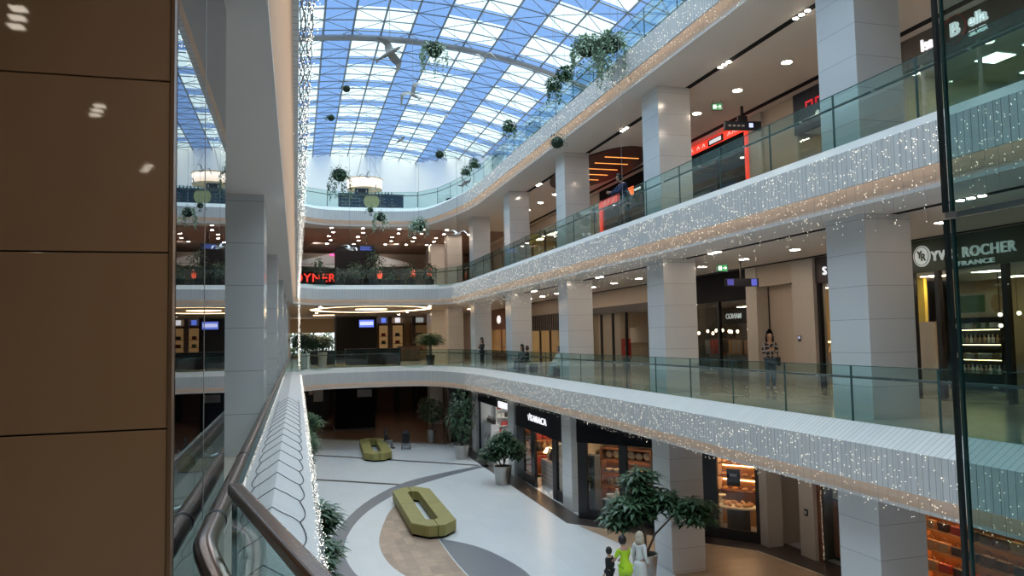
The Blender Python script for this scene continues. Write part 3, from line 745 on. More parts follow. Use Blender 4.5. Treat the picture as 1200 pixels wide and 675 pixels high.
# jambs and the recess beside the standing woman
wall('wall_right', (14.86,19.62,Z1), (15.3,20.65,8.87), 'wall_stone')
wall('wall_right', (15.35,20.65,Z1), (15.45,22.57,8.87), 'wall_beige')
wall('wall_right', (14.86,22.57,Z1), (15.3,23.2,8.87), 'wall_stone')
wall('wall_right', (14.9,20.65,Z1+3.2), (15.35,22.57,8.87), 'wall_beige')
wall('wall_right', (14.95,15.98,Z1), (15.1,16.12,8.87), 'wall_stone')
t = thing('door_panel', 'small dark intercom panel on the stone jamb beside the golden shop', 'intercom', (14.86,20.35,Z1+1.45), -PI/2)
mb = MB(); mb.box((-.06,-.025,-.09), (.06,0,.09)); mb.build('housing', 'black', t); mb = MB(); mb.box((-.04,-.03,0), (.04,-.025,.07)); mb.build('screen', 'screen_pale', t)
# dark clothes shop with a row of bulbs
T = frame(15, 30.9, Z1)
t = front(T, 'black shopfront with reversed white letters behind glass and a row of glowing bulbs', 7.7, 2.82, 3.87, [(.08,.16),(2.6,.1),(5.63,.12),(7.63,.14)], 0, 'black_matte', 'black', [(.16,2.55),(2.65,5.57),(5.69,7.56)])
ftext(t, 'MANGO', 'sign_grey', .27, 6.55, 2.26, .012, .002, mirror=True, y=.06, sx=1.0)
mb = MB(); mb.box((5.8,.10,2.0), (7.5,.12,2.55)); mb.build('letter_board', 'black_matte', t)
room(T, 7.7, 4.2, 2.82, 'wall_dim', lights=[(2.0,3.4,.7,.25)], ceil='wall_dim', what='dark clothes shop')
for k in range(9):
    x, z = .75+k*.40+random.uniform(-.08,.08), 1.72+random.uniform(-.07,.09)
    t = thing('pendant_bulb', 'bare glowing bulb hanging in the row inside the dark clothes shop', 'lamp', T @ Vector((x,1.9+.2*(k%3),z)), group='bare bulbs in the dark clothes shop')
    mb = MB(); mb.ell((0,0,0), (.05,.05,.062)); mb.build('bulb', 'bulb', t, smooth=True); mb = MB(); mb.tube([(0,0,.06),(0,0,2.82-z)], .006, 5); mb.build('flex', 'black', t)
def clothes_rail(T, label, x, y, w, n, tints):
    t = thing('clothes_rail', label, 'clothes rail', T @ Vector((x,y,0)), T.to_euler().z)
    mb = MB(); mb.tube([(0,0,0),(0,0,1.5),(w,0,1.5),(w,0,0)], .018, 8); mb.build('rail_frame', 'black', t)
    for k in range(n):
        g = MB(); xx = .12+(w-.24)*k/(n-1); g.tube([(xx,0,1.5),(xx,0,1.42)], .006, 5)
        g.box((xx-.02,-.2,.75+.1*random.random()), (xx+.02,.2,1.38)); ob = g.build('garment', random.choice(tints), bevel=.012)
        p = T @ Vector((x,y,0)); ob.location = p; ob.rotation_euler = (0,0,T.to_euler().z); tag(ob, 'garment on the %s' % label, 'garment', 'garments on the %s' % label)
clothes_rail(T, 'rail of dark clothes behind the bulb lit window', 2.2, 2.6, 1.6, 9, [GOODS[4], GOODS[5], GOODS[1]])
clothes_rail(T, 'second rail of dark clothes deeper in the bulb lit shop', .3, 2.6, 1.5, 7, [GOODS[4], GOODS[5], GOODS[3]])
# boards and the far shops of this gallery
def board(p, size, label, mt='black_matte', cat='board', name='wall_board'):
    mb = MB(); mb.box((0,0,0), size, ); o = mb.build(name, mt, bevel=.01); o.location = p; return tag(o, label, cat)
T = frame(15, 38.2, Z1)
t = front(T, 'glass shopfront with black header bars between the columns beyond the dark clothes shop', 7.2, 2.75, 3.1, [(.05,.1),(1.5,.08),(3.0,.08),(4.6,.08),(7.1,.1)], 0, 'black', 'black', [(.1,1.45),(1.55,2.95),(3.05,4.55),(4.65,7.0)])
mb = MB(); mb.box((0,-.02,3.1), (7.2,.1,3.87)); mb.build('upper_wall', 'wall_beige', t)
room(T, 7.2, 4.2, 2.9, 'wall_beige', lights=[(1.5,1.2,.6,.3),(4,1.2,.6,.3)], what='shop with black header bars')
s_ = shelving(T, 'dark shelf with goods in the shop with black header bars', .6, 3.2, 2.4, 2.0, .4, 4, 'black_matte')
for s in s_[1:]: fill(s, 'carton', GOODS, 8, 'small carton on the dark shelf behind the black header bars', 'cartons on the dark shelf', 1, name='carton')
t = thing('fire_cabinet', 'red cabinet on the wall of the shop with black header bars', 'cabinet', T @ Vector((2.9,.5,.5)), -PI/2)
mb = MB(); mb.box((0,0,0), (.6,.25,1.0)); mb.build('body', 'red_thing', t); mb = MB(); mb.box((.1,.02,-.5), (.5,.22,0)); mb.build('stand', 'black', t); mb = MB(); mb.box((.05,-.02,.05), (.55,0,.95)); q = mb.build('door', 'red_thing', t); mb = MB(); mb.box((.47,-.04,.45), (.5,-.02,.6)); mb.build('handle', 'steel', q)
wall('wall_right', (14.95,38.2,Z1), (15.15,42.6,8.87), 'wall_beige')
T = frame(15, 51.0, Z1)
t = front(T, 'shopfront with a black lattice header and golden lit window', 8.2, 2.05, 3.87, [(.05,.1),(2,.08),(4,.08),(6,.08),(8.1,.1)], 0, 'wall_beige', 'black', [(.1,1.95),(2.05,3.95),(4.05,5.95),(6.05,8.0)])
hd = MB(); hd.box((0,-.12,2.05), (8.2,-.05,2.12)); hd.box((0,-.12,2.98), (8.2,-.05,3.05)); hd.box((0,-.12,2.48), (8.2,-.05,2.54))
for k in range(28): hd.box((.1+k*.3-.02,-.115,2.1), (.1+k*.3+.02,-.055,3.0))
hd.build('lattice_header', 'black', t)
room(T, 8.2, 4, 2.6, mat('golden lit wall', (.62,.45,.22,1), .7), lights=[(1.2,.7,.9,.3),(3.4,.7,.9,.3),(6,.7,.9,.3)], what='shop behind the black lattice header')
s_ = shelving(T, 'pale shelf with glassware behind the black lattice header', 2.0, 3.2, 3.4, 1.9, .4, 4, 'shelf_light', 'warm_strip')
for s in s_[1:]: fill(s, 'vase', ['cream', GOODS[0], GOODS[1]], 10, 'vase on the pale shelf behind the black lattice header', 'vases behind the lattice header', .8, name='vase')
T = frame(15, 61.0, Z1)
t = front(T, 'brown shopfront with an oval white sign and a bright golden window', 8.6, 2.3, 3.87, [(.05,.1),(4.3,.1),(8.5,.1)], .5, 'shelf_wood', 'shelf_wood', [(.1,4.2),(4.4,8.4)])
mb = MB(); mb.lathe([(.001,0),(.5,.0),(.5,.04),(.001,.05)], (0,0,0), 28, sc=(1,.62,1), mx=Matrix.Rotation(PI/2, 4, 'X')); o = mb.build('oval_sign', 'sign_white', t); o.location = (4.0,-.06,3.05)
room(T, 8.6, 3.5, 2.5, mat('amber lit wall', (.66,.40,.14,1), .7), lights=[(2.6,.8,1.4,.4),(5,.8,1.4,.4),(7,.8,1,.4)], what='shop with the oval sign')
for k in range(14): good('bowl', 'cream', T @ Vector((2.2+.33*k,1.0,.95)), 0, 'pale bowl on the window table of the brown shop with the oval sign', 'bowls in the golden window', 'bowl', 1.4)
t = thing('display_table', 'low window table carrying pale bowls in the brown shop with the oval sign', 'table', T @ Vector((2,.7,0)), -PI/2)
mb = MB(); mb.box((0,0,.9), (4.8,.6,.95)); mb.build('table_top', 'shelf_wood', t)
for x, y in ((.05,.05),(4.7,.05),(.05,.5),(4.7,.5)): mb = MB(); mb.box((x,y,0), (x+.06,y+.06,.9)); mb.build('leg', 'shelf_wood', t)
wall('wall_right', (14.95,61,Z1), (15.15,78,8.87), 'wall_beige')
wall('wall_right', (14.95,51,Z1), (15.15,52.4,8.87), 'wall_beige')

# ---- second gallery (z = 10.15)
Z2 = FZ[2]
T = frame(15, 15.98, Z2)
t = front(T, 'grey brown shopfront with white lettering and a red ring around its big initial', 5.6, 3.08, 3.87, [(.05,.1),(.7,.03),(2.35,.03),(5.5,.1)], 0, mat('grey brown sign board', (.085,.072,.064,1), .5), 'wall_stone', [(.1,2.3),(2.4,5.4)])
ftext(t, 'Isa', 'sign_white', .40, 1.0, 3.50, .03, .008, sx=.95); ftext(t, 'B', 'sign_white', .43, 1.82, 3.54, .03, .012, sx=1.15); ftext(t, 'ella', 'sign_white', .40, 2.46, 3.56, .03, .008, sx=.95); ftext(t, 'SILVER', 'sign_white', .17, 2.45, 3.27, .02, .002)
mb = MB(); mb.tube([(1.82+.33*math.cos(2*PI*k/40),-.09,3.54+.33*math.sin(2*PI*k/40)) for k in range(41)], .016, 6); mb.build('red_ring', mat('red ring', (.5,.05,.04,1), .5), t)
room(T, 5.6, 4.5, 3.08, mat('pale olive shop wall', (.52,.50,.36,1), .7), ceil=mat('pale olive shop ceiling', (.50,.48,.34,1), .7), lights=[], what='silver shop')
for k, (x, y) in enumerate(((1.63,1.3),(2.75,1.5),(4.2,.9),(1.2,3.2),(3.4,3.0))): light_panel(T, x, y, 3.08, .6, .6, 'panel_cool', 'square white ceiling panel glowing inside the silver shop', 'square panels in the silver shop')  # the rear panels are added to brighten the shop interior
t = thing('cabinet', 'tall grey glass cabinet inside the silver shop', 'cabinet', T @ Vector((.3,2.2,0)), -PI/2)
mb = MB(); mb.box((0,0,0), (.9,.5,2.1)); mb.build('body', 'grey_panel', t); mb = MB(); mb.box((.05,-.02,.9), (.85,0,2.0)); mb.build('door', 'glass_shop', t)
wall('wall_right', (15,15.98,Z2), (15.2,18.4,14.02), 'wall_beige')
T = frame(15, 20.32, Z2)
t = front(T, 'dark navy sign board with red letters beside the stone faced column', 1.9, 2.95, 3.87, [(.05,.1),(1.85,.1)], 0, 'navy', 'wall_stone', [(.1,1.8)])
mb = MB(); mb.box((.03,-.06,2.6), (1.87,.02,2.95)); mb.build('lower_board', 'navy', t)
for x, w_ in ((.62,.34),(1.08,.34)):
    mb = MB(); mb.box((x,-.075,3.44), (x+w_,-.055,3.50)); mb.box((x,-.075,3.30), (x+.06,-.055,3.44)); mb.box((x+w_-.06,-.075,3.30), (x+w_,-.055,3.44)); mb.build('letter_stroke', 'sign_red_dim', t)
mb = MB(); mb.ell((1.15,-.06,3.0), (.10,.02,.10)); mb.build('round_logo', 'sign_grey', t)
room(T, 1.9, 3, 2.7, 'wall_beige', lights=[(1,.9,.4,.3)], what='narrow shop under the navy board')
t = thing('flower_arrangement', 'bunch of red and brown flowers in the narrow shop window', 'flowers', T @ Vector((.75,.7,.0)), 0)
mb = MB(); mb.lathe([(.14,0),(.16,.5),(.12,.5)], seg=14); mb.build('stand', 'grey_panel', t)
mb = MB()
for k in range(40): a = Vector((random.gauss(0,.16), random.gauss(0,.14), .68+random.gauss(0,.10))); mb.ell(a, (.05,.05,.04), 6, 4)
mb.build('blossoms', mat('dusty red blossom', (.35,.10,.08,1), .7), t)
wall('wall_right', (15,20.32,Z2), (15.2,22.9,14.02), 'wall_beige')
wall('wall_right', (14.9,22.0,Z2), (15.05,22.6,14.02), 'wall_stone')
# red signed shop
T = frame(15, 29.0, Z2)
t = front(T, 'black glass shopfront with a glowing red sign strip and red edge post', 6.05, 3.50, 3.80, [(.05,.1),(2.0,.06),(4.0,.06)], 0, 'sign_redbox', 'black', [(.1,1.95),(2.05,3.95),(4.05,5.95)])
mb = MB(); mb.box((5.97,-.08,0), (6.05,.06,3.5)); mb.build('red_post', 'sign_redbox', t)
mb = MB(); mb.box((0,-.04,3.05), (5.97,.06,3.5)); mb.build('lower_band', 'black_matte', t)
mb = MB(); mb.box((3.55,-.07,3.53), (4.6,-.05,3.77)); o = mb.build('logo_plate', 'navy', t)
for k in range(7): mb = MB(); mb.box((3.68+k*.12,-.085,3.58), (3.75+k*.12,-.07,3.72)); mb.build('logo_mark', 'sign_white', o)
for k, x in enumerate((.8,1.2,1.7,2.2,2.7,3.1,4.9,5.2,5.5)):
    mb = MB(); mb.bar((x,-.062,3.6), (x+.12,-.062,3.72), .012, .03); mb.bar((x+.12,-.062,3.72), (x+.2,-.062,3.6), .012, .03); mb.build('sign_mark', mat('pale pink sign mark', (.9,.5,.45,1), .5, emit=(1,.45,.4,1), es=1), t)
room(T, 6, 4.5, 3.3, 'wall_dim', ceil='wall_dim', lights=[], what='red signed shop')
for k, (x, y) in enumerate(((3.2,1.6),(4.0,2.6),(4.9,1.2),(2.5,3.0),(4.6,3.4))):
    t = thing('round_spot', 'small round ceiling spot inside the red signed shop', 'ceiling light', T @ Vector((x,y,3.3)), group='spots inside the red signed shop')
    mb = MB(); mb.lathe([(.09,-.02),(.09,0)], seg=14); mb.build('ring', 'black', t); mb = MB(); mb.lathe([(.07,-.03),(.07,-.02)], seg=14); mb.build('lamp', 'lamp_soft', t)
wall('wall_right', (15,29.0,Z2), (15.2,31.2,14.02), 'black_matte')
T = frame(15, 36.3, Z2)
t = front(T, 'dark shopfront with a short red sign and an orange lit logo behind the leaning man', 5.1, 3.42, 3.87, [(2.5,.06),(5.05,.1)], 0, 'black_matte', 'black', [(.15,2.45),(2.55,4.95)])
mb = MB(); mb.box((.0,-.09,2.98), (2.45,.02,3.32)); mb.build('red_sign', 'sign_redbox', t); mb = MB(); mb.box((0,-.08,0), (.16,.06,2.98)); mb.build('red_post', 'sign_redbox', t)
for x in (.7,1.2,1.7): mb = MB(); mb.bar((x,-.10,3.05), (x+.22,-.10,3.25), .012, .05); mb.build('sign_mark', 'sign_grey', t)
mb = MB(); mb.box((3.45,-.09,2.96), (4.15,.02,3.36)); mb.build('orange_logo', 'sign_orange', t); mb = MB(); mb.box((4.25,-.09,3.1), (4.9,.0,3.2)); mb.build('white_mark', 'sign_white', t)
mb = MB(); mb.box((2.5,-.05,2.9), (5.1,.02,3.42)); mb.build('lower_band', 'black_matte', t)
mb = MB(); mb.box((4.6,.5,.75), (4.95,.53,1.1)); mb.build('blue_screen', 'screen_blue', t)
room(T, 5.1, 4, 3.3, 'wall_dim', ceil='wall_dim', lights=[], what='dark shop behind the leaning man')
wall('wall_right', (15,36.3,Z2), (15.2,42.8,14.02), 'wall_beige')
t = thing('wall_shelf', 'ornate dark wall rack beside the short red sign', 'wall rack', (14.95,37.3,Z2+1.6), -PI/2)
for k in range(4): mb = MB(); mb.tube([(.05+.18*k,0,1.5),(.12+.18*k,-.1,1.2),(.05+.18*k,-.05,.8)], .02, 6); mb.build('hook', 'black', t)
mb = MB(); mb.box((0,-.03,1.45), (.8,0,1.55)); mb.build('back_bar', 'black', t)
T = frame(15, 51.0, Z2)
t = front(T, 'warm lit shopfront with red and yellow decorations above the far end of the middle gallery', 8.2, 3.2, 3.87, [(.05,.1),(2.7,.1),(5.4,.1),(8.1,.1)], 0, 'wall_beige', 'black', [(.1,2.65),(2.75,5.35),(5.45,8.05)])
room(T, 8.2, 4, 3.2, 'wall_warm', lights=[(1.5,1,1,.4),(4,1,1,.4),(6.5,1,1,.4)], what='warm shop at the far end of the middle gallery')
for nm, x, mt, lab in (('paper_flower', 3.2, mat('yellow paper', (.75,.62,.15,1), .6), 'big yellow paper flower hanging in the warm shopfront'), ('paper_flower', 2.2, 'red_thing', 'red paper decoration hanging in the warm shopfront'), ('paper_flower', 4.5, mat('yellow paper b', (.75,.62,.15,1), .6), 'second yellow paper flower hanging deeper along the warm shopfront')):
    t = thing(nm, lab, 'decoration', T @ Vector((x,-.35,2.75)))
    mb = MB()
    for k in range(14): mb.ell((.18*math.cos(k*.9)*(1-.02*k), .18*math.sin(k*.9), .16*math.cos(k*2.1)), (.15,.15,.11), 8, 5)
    mb.build('petals', mt, t); mb = MB(); mb.tube([(0,0,.1),(0,0,1.12)], .006, 4); mb.build('string', 'wire', t)
wall('wall_right', (15,51.0,Z2), (15.2,66,14.02), 'wall_beige')
# brown oval ceiling raft with orange light lines
t = thing('ceiling_raft', 'dark brown oval ceiling raft with thin orange light lines above the middle gallery', 'ceiling raft', (12.75,31.4,14.02))
mb = MB(); mb.prism([(1.55*math.cos(2*PI*k/48), 4.3*math.sin(2*PI*k/48)) for k in range(48)], -.06, -.001); mb.build('raft', mat('dark brown raft', (.05,.016,.012,1), .5), t)
for k, y in enumerate((-2.6,-1.5,-.4,.7,1.8,2.9)): mb = MB(); mb.cbox((.15,y,-.066), (1.5,.06,.012)); mb.build('light_line', mat('orange light line', (1,.4,.1,1), .5, emit=(1,.36,.08,1), es=1.6), t)

# ---- ground floor
Z0 = FZ[0]
wall('wall_right', (10.55,46.3,Z0), (10.7,48.3,3.72), 'wood_dark')
T = frame(10.45, 45.0, Z0)
t = front(T, 'dark shopfront with a small blank white lit sign and white interior behind the potted tree', 7.1, 3.08, 3.86, [(.06,.08)], 0, 'black_matte', 'black', [])
mb = MB(); mb.box((5.0,-.11,3.12), (6.85,-.05,3.44)); mb.build('lit_sign', 'sign_white', t)
room(T, 7.1, 5.5, 3.3, 'wall_white', lights=[(2,1.5,1.2,.4),(5,1.5,1.2,.4),(3.5,3.5,1.2,.4)], lmt='panel_cool', what='white ground floor shop')
s_ = shelving(T @ Matrix.Translation((.42,.95,0)) @ Matrix.Rotation(PI/2, 4, 'Z'), 'white wall shelf with framed goods in the white ground floor shop', 0, 0, 1.8, 2.9, .4, 6, 'white')
for s in s_[1:]: fill(s, 'carton', [GOODS[3], GOODS[0], GOODS[4], GOODS[5]], 7, 'small boxed product on the white wall shelf of the white shop', 'boxed products on the white wall shelf', 1.2, name='boxed_product')
t = thing('display_counter', 'white display counter just inside the white ground floor shop', 'counter', T @ Vector((.2,.25,0)), -PI/2)
mb = MB(); mb.box((0,0,0), (1.7,.5,1.85)); mb.build('body', 'white', t)
for k in range(6):
    mb = MB(); mb.box((.15+.22*k,-.015,.9+.12*(k%3)), (.33+.22*k,0,1.12+.12*(k%3))); mb.build('decal', GOODS[5], t)
for k in range(4): good('bag', GOODS[4], T @ Vector((.4+.42*k,.5,1.85)), -PI/2, 'black bag standing on top of the white display counter', 'black bags on the white counter', 'handbag', 1.2)
# black framed gift shop
T = frame(10.42, 36.68, Z0)
t = front(T, 'black shopfront with a lit white name above an open door between two narrow windows', 7.03, 2.52, 3.87, [(.6,1.2),(2.65,.55),(5.72,.5),(6.9,.26)], .45, 'black_matte', 'black', [(1.2,2.4),(5.95,6.8)])
ftext(t, 'KARACA', 'sign_white', .40, 3.72, 3.10, .03, 0, width=2.3)
mb = MB(); mb.bar((2.18,-.07,3.22), (2.3,-.07,2.98), .03, .035); mb.bar((2.3,-.07,2.98), (2.46,-.07,3.3), .03, .035); mb.build('leaf_logo', 'sign_white', t)
room(T, 7.0, 5, 2.9, 'wall_warm', lights=[(1.5,.9,.8,.3),(4.2,1.2,.9,.4),(6.2,.9,.6,.3),(4,3.4,.9,.4)], what='black framed gift shop')
s_ = shelving(T @ Matrix.Translation((.47,.2,0)) @ Matrix.Rotation(PI/2, 4, 'Z'), 'brown wall shelves with red boxes along the side of the black framed gift shop', 0, 0, 2.6, 2.7, .45, 5, 'shelf_wood', 'warm_strip')
for i, s in enumerate(s_[1:]): fill(s, ['carton','vase','carton','carton'][i], [GOODS[3], GOODS[1], GOODS[4]], 8, 'red or brown gift box or vase on the brown wall shelves of the gift shop', 'gifts on the brown wall shelves', 1.35, name='gift')
t = thing('display_plinth', 'patterned pale display block carrying vases in the gift shop doorway', 'display block', T @ Vector((2.1,.55,0)), -PI/2)
mb = MB(); mb.box((0,0,0), (1.9,.75,1.15)); mb.build('block', grooved('patterned pale block', (.55,.50,.46,1), (.30,.22,.20,1), [(1,.22,0,.03),(2,.2,0,.03)], .6), t)
for k in range(5): good('vase', ['cream', GOODS[4], GOODS[3], GOODS[1], GOODS[4]][k], T @ Vector((2.35+.36*k,.9,1.15)), 0, ['cream vase', 'black vase', 'red vase', 'tan vase', 'second black vase'][k]+' on the patterned display block in the gift shop doorway', None, 'vase', 1.5)
t = thing('table_lamp', 'small glowing table lamp inside the gift shop doorway', 'lamp', T @ Vector((1.3,1.2,.9)))
mb = MB(); mb.lathe([(.12,0),(.12,.02),(.02,.05),(.02,.4)], seg=14); mb.build('base', 'gold', t); mb = MB(); mb.lathe([(.28,.38),(.12,.62)], seg=18); mb.build('lamp_shade', mat('lit lamp shade', (1,.8,.5,1), .5, emit=(1,.66,.34,1), es=3), t)
t = thing('side_table', 'slim dark table under the lamp in the gift shop doorway', 'table', T @ Vector((1.3,1.2,0)))
mb = MB(); mb.lathe([(.3,.86),(.3,.9)], seg=18); mb.build('table_top', 'shelf_wood', t); mb = MB(); mb.lathe([(.18,0),(.18,.02),(.03,.04),(.03,.86)], seg=12); mb.build('leg', 'shelf_wood', t)
s_ = shelving(T, 'pale shelf of glassware in the second narrow window of the gift shop', 4.6, .3, .9, 2.2, .35, 4, 'grey_panel')
for s in s_: fill(s, 'jar', [GOODS[5], GOODS[0]], 4, 'glass jar on the pale shelf of the gift shop', 'glass jars in the second narrow window', 1.2, name='jar')
# corner shop with the slanted black front
T = frame(10.2, 27.6, Z0, math.atan2(-5.4, 4.2))
t = front(T, 'slanted black corner shopfront with big windows of lit dishes and bread', 6.92, 2.82, 3.86, [(.2,.4),(1.92,.32),(4.2,1.9),(5.28,.36),(6.83,.17)], .35, 'black_matte', 'black', [(.4,1.76),(2.08,3.3),(5.46,6.75)])
room(T, 4.7, 4.2, 3.0, mat('cream shop wall', (.66,.52,.36,1), .7), lights=[(1.0,.8,.6,.3),(2.6,.8,.6,.3)], what='dish window of the corner shop')
T2 = T @ Matrix.Translation((4.75,0,0))
room(T2, 2.2, 4.2, 3.0, mat('warm bakery wall', (.60,.38,.22,1), .7), lights=[(1.1,.7,.8,.3),(1.1,2.0,.8,.3)], what='bread window of the corner shop')
s_ = shelving(T, 'brown lit shelf unit of porcelain dishes in the slanted corner window', .28, 1.2, 2.15, 2.5, .45, 4, 'shelf_wood', 'warm_strip', z0=.55, top=.45)
for i, s in enumerate(s_): fill(s, ['bowl','plate','bowl','plate'][i], ['cream'], 6, 'cream %s on the brown lit shelf unit in the corner window' % ['bowl','plate','bowl','plate'][i], 'cream %ss on the brown shelf unit' % ['bowl','plate','bowl','plate'][i], 1.05, name=['bowl','plate','bowl','plate'][i])
t = thing('side_shelf', 'dim glass cabinet against the wall of the corner dish window', 'cabinet', T @ Vector((.06,.3,0)), T.to_euler().z)
mb = MB(); mb.box((0,0,0), (.5,.4,2.3)); mb.build('body', 'wall_dim', t); mb = MB(); mb.box((.04,-.02,.2), (.46,0,2.2)); mb.build('door', 'glass_shop', t); mb = MB(); mb.box((.15,-.04,1.0), (.3,-.02,1.3)); mb.build('card', 'white', t)
t = thing('display_table', 'low grey table with serving dishes before the lit dish shelves', 'table', T @ Vector((.75,.45,0)), T.to_euler().z)
mb = MB(); mb.box((0,0,.68), (1.6,.6,.72)); mb.build('table_top', 'grey_panel', t); mb = MB(); mb.box((.1,.08,0), (1.5,.52,.68)); mb.build('cabinet', 'grey_panel', t)
for k in range(5): good(['bowl','vase','bowl','bowl','vase'][k], GOODS[0], T @ Vector((.95+.3*k,.72,.72)), 0, 'white serving dish on the low grey table of the dish window', 'white serving dishes on the grey table', 'serving_dish', 1.1)
# bread window
t = thing('bread_table', 'oval pale table with a heap of bread in the corner bakery window', 'table', T2 @ Vector((1.05,.95,0)), T.to_euler().z)
mb = MB(); mb.lathe([(.001,.88),(.72,.88),(.72,.93),(.001,.94)], seg=32, sc=(1,.62,1)); mb.build('table_top', 'cream', t); mb = MB(); mb.lathe([(.45,0),(.40,.1),(.40,.88)], seg=20, sc=(1,.62,1)); mb.build('pedestal', 'black', t)
for k in range(9):
    a = k*2*PI/9; good('loaf', 'bread', T2 @ Vector((1.05+.42*math.cos(a),.95+.24*math.sin(a),.94)), a, 'golden loaf on the oval table in the bakery window', 'loaves on the oval bread table', 'bread_loaf', .95)
t = thing('bread_shelf', 'tall lit bread shelf at the back of the bakery window', 'shelf unit', T2 @ Vector((.05,1.7,0)), T.to_euler().z)
mb = MB(); mb.box((0,.4,0), (1.8,.45,2.8)); mb.build('back_panel', mat('amber board', (.45,.22,.08,1), .6), t)
for z in (1.25,1.75,2.2): mb = MB(); mb.box((0,0,z-.03), (1.8,.4,z)); mb.build('shelf', 'shelf_wood', t); mb = MB(); mb.box((.05,.36,z+.32), (1.75,.39,z+.34)); mb.build('shelf_light', 'warm_strip', t)
for z in (1.25,1.75,2.2):
    for k in range(5): good('loaf', 'bread', T2 @ Vector((.23+.36*k,1.9,z)), .2, 'golden loaf on the tall lit bread shelf', 'loaves on the tall bread shelf', 'bread_loaf', .9)
t = thing('cake_stand', 'white tiered stand of pastries beside the oval bread table', 'cake stand', T2 @ Vector((.30,1.3,0)))
mb = MB(); mb.lathe([(.2,0),(.2,.02),(.03,.05),(.03,1.15)], seg=14); mb.build('pole', 'white', t)
for z, r in ((.95,.22),(1.15,.18)): mb = MB(); mb.lathe([(.001,z),(r,z),(r,z+.03),(.001,z+.03)], seg=24); mb.build('tier', 'cream', t)
t = thing('price_board', 'small dark price board hanging in the bakery window', 'sign', T2 @ Vector((.95,.25,1.72)), T.to_euler().z)
mb = MB(); mb.box((0,0,0), (.45,.03,.55)); mb.build('board', 'black_matte', t); mb = MB(); mb.box((.1,-.006,.3), (.35,0,.4)); mb.build('price_mark', 'grey_panel', t)
for x in (.06,.39): mb = MB(); mb.tube([(x,.015,.55),(x,.015,1.28)], .004, 4); mb.build('cord', 'wire', t)
# plain wall, door niche and the shops further along the ground floor
wall('wall_right', (14.4,21.75,Z0), (14.95,22.2,3.72), 'wall_stone')
wall('wall_right', (14.95,22.0,Z0), (16.2,22.2,3.72), 'wall_beige')
wall('wall_right', (16.1,20.25,Z0), (16.2,22.0,3.72), 'wall_beige')
mb = MB(); mb.box((16.02,20.5,Z0+.12), (16.1,21.85,3.0)); d = struct(mb, 'door_1', 'wall_white'); mb = MB(); mb.box((15.98,20.6,Z0+1.05), (16.02,20.72,Z0+1.1)); mb.build('door_handle', 'steel', d)
wall('wall_right', (14.86,20.05,Z0), (16.2,20.75,3.72), 'wall_stone')
t = thing('door_panel', 'small dark keypad on the stone pier beside the white door', 'keypad', (14.86,20.4,Z0+1.35), -PI/2)
mb = MB(); mb.box((-.07,-.03,-.1), (.07,0,.1)); mb.build('housing', 'black', t); mb = MB(); mb.box((-.04,-.036,-.05), (.04,-.03,.05)); mb.build('keys', 'grey_panel', t)
T = frame(15, 20.05, Z0)
t = front(T, 'dim yellowish shop window edged with a string of small bulbs', 2.5, 3.1, 3.87, [(.06,.12),(2.45,.1)], 0, 'black_matte', 'shelf_wood', [(.12,2.4)])
mb = MB(); dots(mb, [(.22+random.uniform(-.02,.02),-.03,.1+3*k/30+random.uniform(-.03,.03)) for k in range(30)], .008); o = mb.build('bulb_string', 'led', t); o['kind'] = 'stuff'
room(T, 2.5, 3.8, 3.1, mat('dim mustard wall', (.42,.33,.14,1), .7), lights=[(1.6,2,.6,.3)], what='dim yellowish shop')
t = thing('poster_stand', 'tall red brown poster stand inside the dim yellowish shop', 'poster stand', T @ Vector((.04,.5,0)), -PI/2)
mb = MB(); mb.box((0,0,0), (.6,.06,2.2)); mb.build('frame', 'black', t); mb = MB(); mb.box((.04,-.02,.1), (.56,0,1.75)); mb.build('poster', mat('red brown poster', (.22,.05,.03,1), .5, noise=.5, nscale=5), t); mb = MB(); mb.box((.04,-.02,1.8), (.56,0,2.16)); mb.build('poster', 'shelf_light', t)
wall('wall_right', (15,17.3,Z0), (15.2,17.5,3.72), 'wall_stone')
T = frame(15, 17.3, Z0)
t = front(T, 'open shopfront with brown bag shelves beside the nearest ground floor column', 6, 3.1, 3.87, [(.06,.12),(5.9,.1)], 0, 'black_matte', 'shelf_wood', [])
room(T, 6, 3.2, 3.1, mat('amber wall', (.50,.27,.10,1), .7), lights=[(1.2,.5,.4,.2),(3.5,.5,.4,.2)], what='bag shop')
s_ = shelving(T, 'tall amber shelf unit filled with bags', .3, .7, 3.2, 2.9, .45, 6, mat('amber shelf', (.40,.18,.06,1), .5), 'warm_strip', top=.2)
for s in s_: fill(s, 'bag', ['brown_leather', GOODS[4], GOODS[3], GOODS[1]], 7, 'handbag on the tall amber shelf unit', 'handbags on the amber shelves', 1.05, name='handbag', depth=.4)

# ------------------------------------------------------------------ far halls
# the black lift tower runs through all levels; one clad box per level
def tower(lv, label, x0, x1, zt, scr=None, smt='screen_blue'):
    z = FZ[lv]; t = thing('lift_tower', label, 'lift tower', ((x0+x1)/2,61.5,z))
    w_ = (x1-x0)/2
    mb = MB(); mb.box((-w_,-1.5,0), (w_,1.5,zt)); mb.build('cladding', 'black_matte', t)
    mb = MB(); mb.box((-w_-.06,-1.56,zt-.12), (w_+.06,1.56,zt)); mb.build('cornice', 'black', t)
    mb = MB(); mb.box((-w_-.03,-1.53,0), (w_+.03,1.53,.15)); mb.build('plinth', 'dark_steel', t)
    if scr:
        sx, sz = scr; mb = MB(); mb.box((sx-.55,-1.56,sz-.28), (sx+.55,-1.5,sz+.28)); s = mb.build('screen', smt, t)
        mb = MB(); mb.box((sx-.5,-1.575,sz-.12), (sx+.5,-1.56,sz+.14)); mb.build('screen_picture', 'screen_pale' if smt == 'screen_blue' else 'grey_panel', s)
    return t
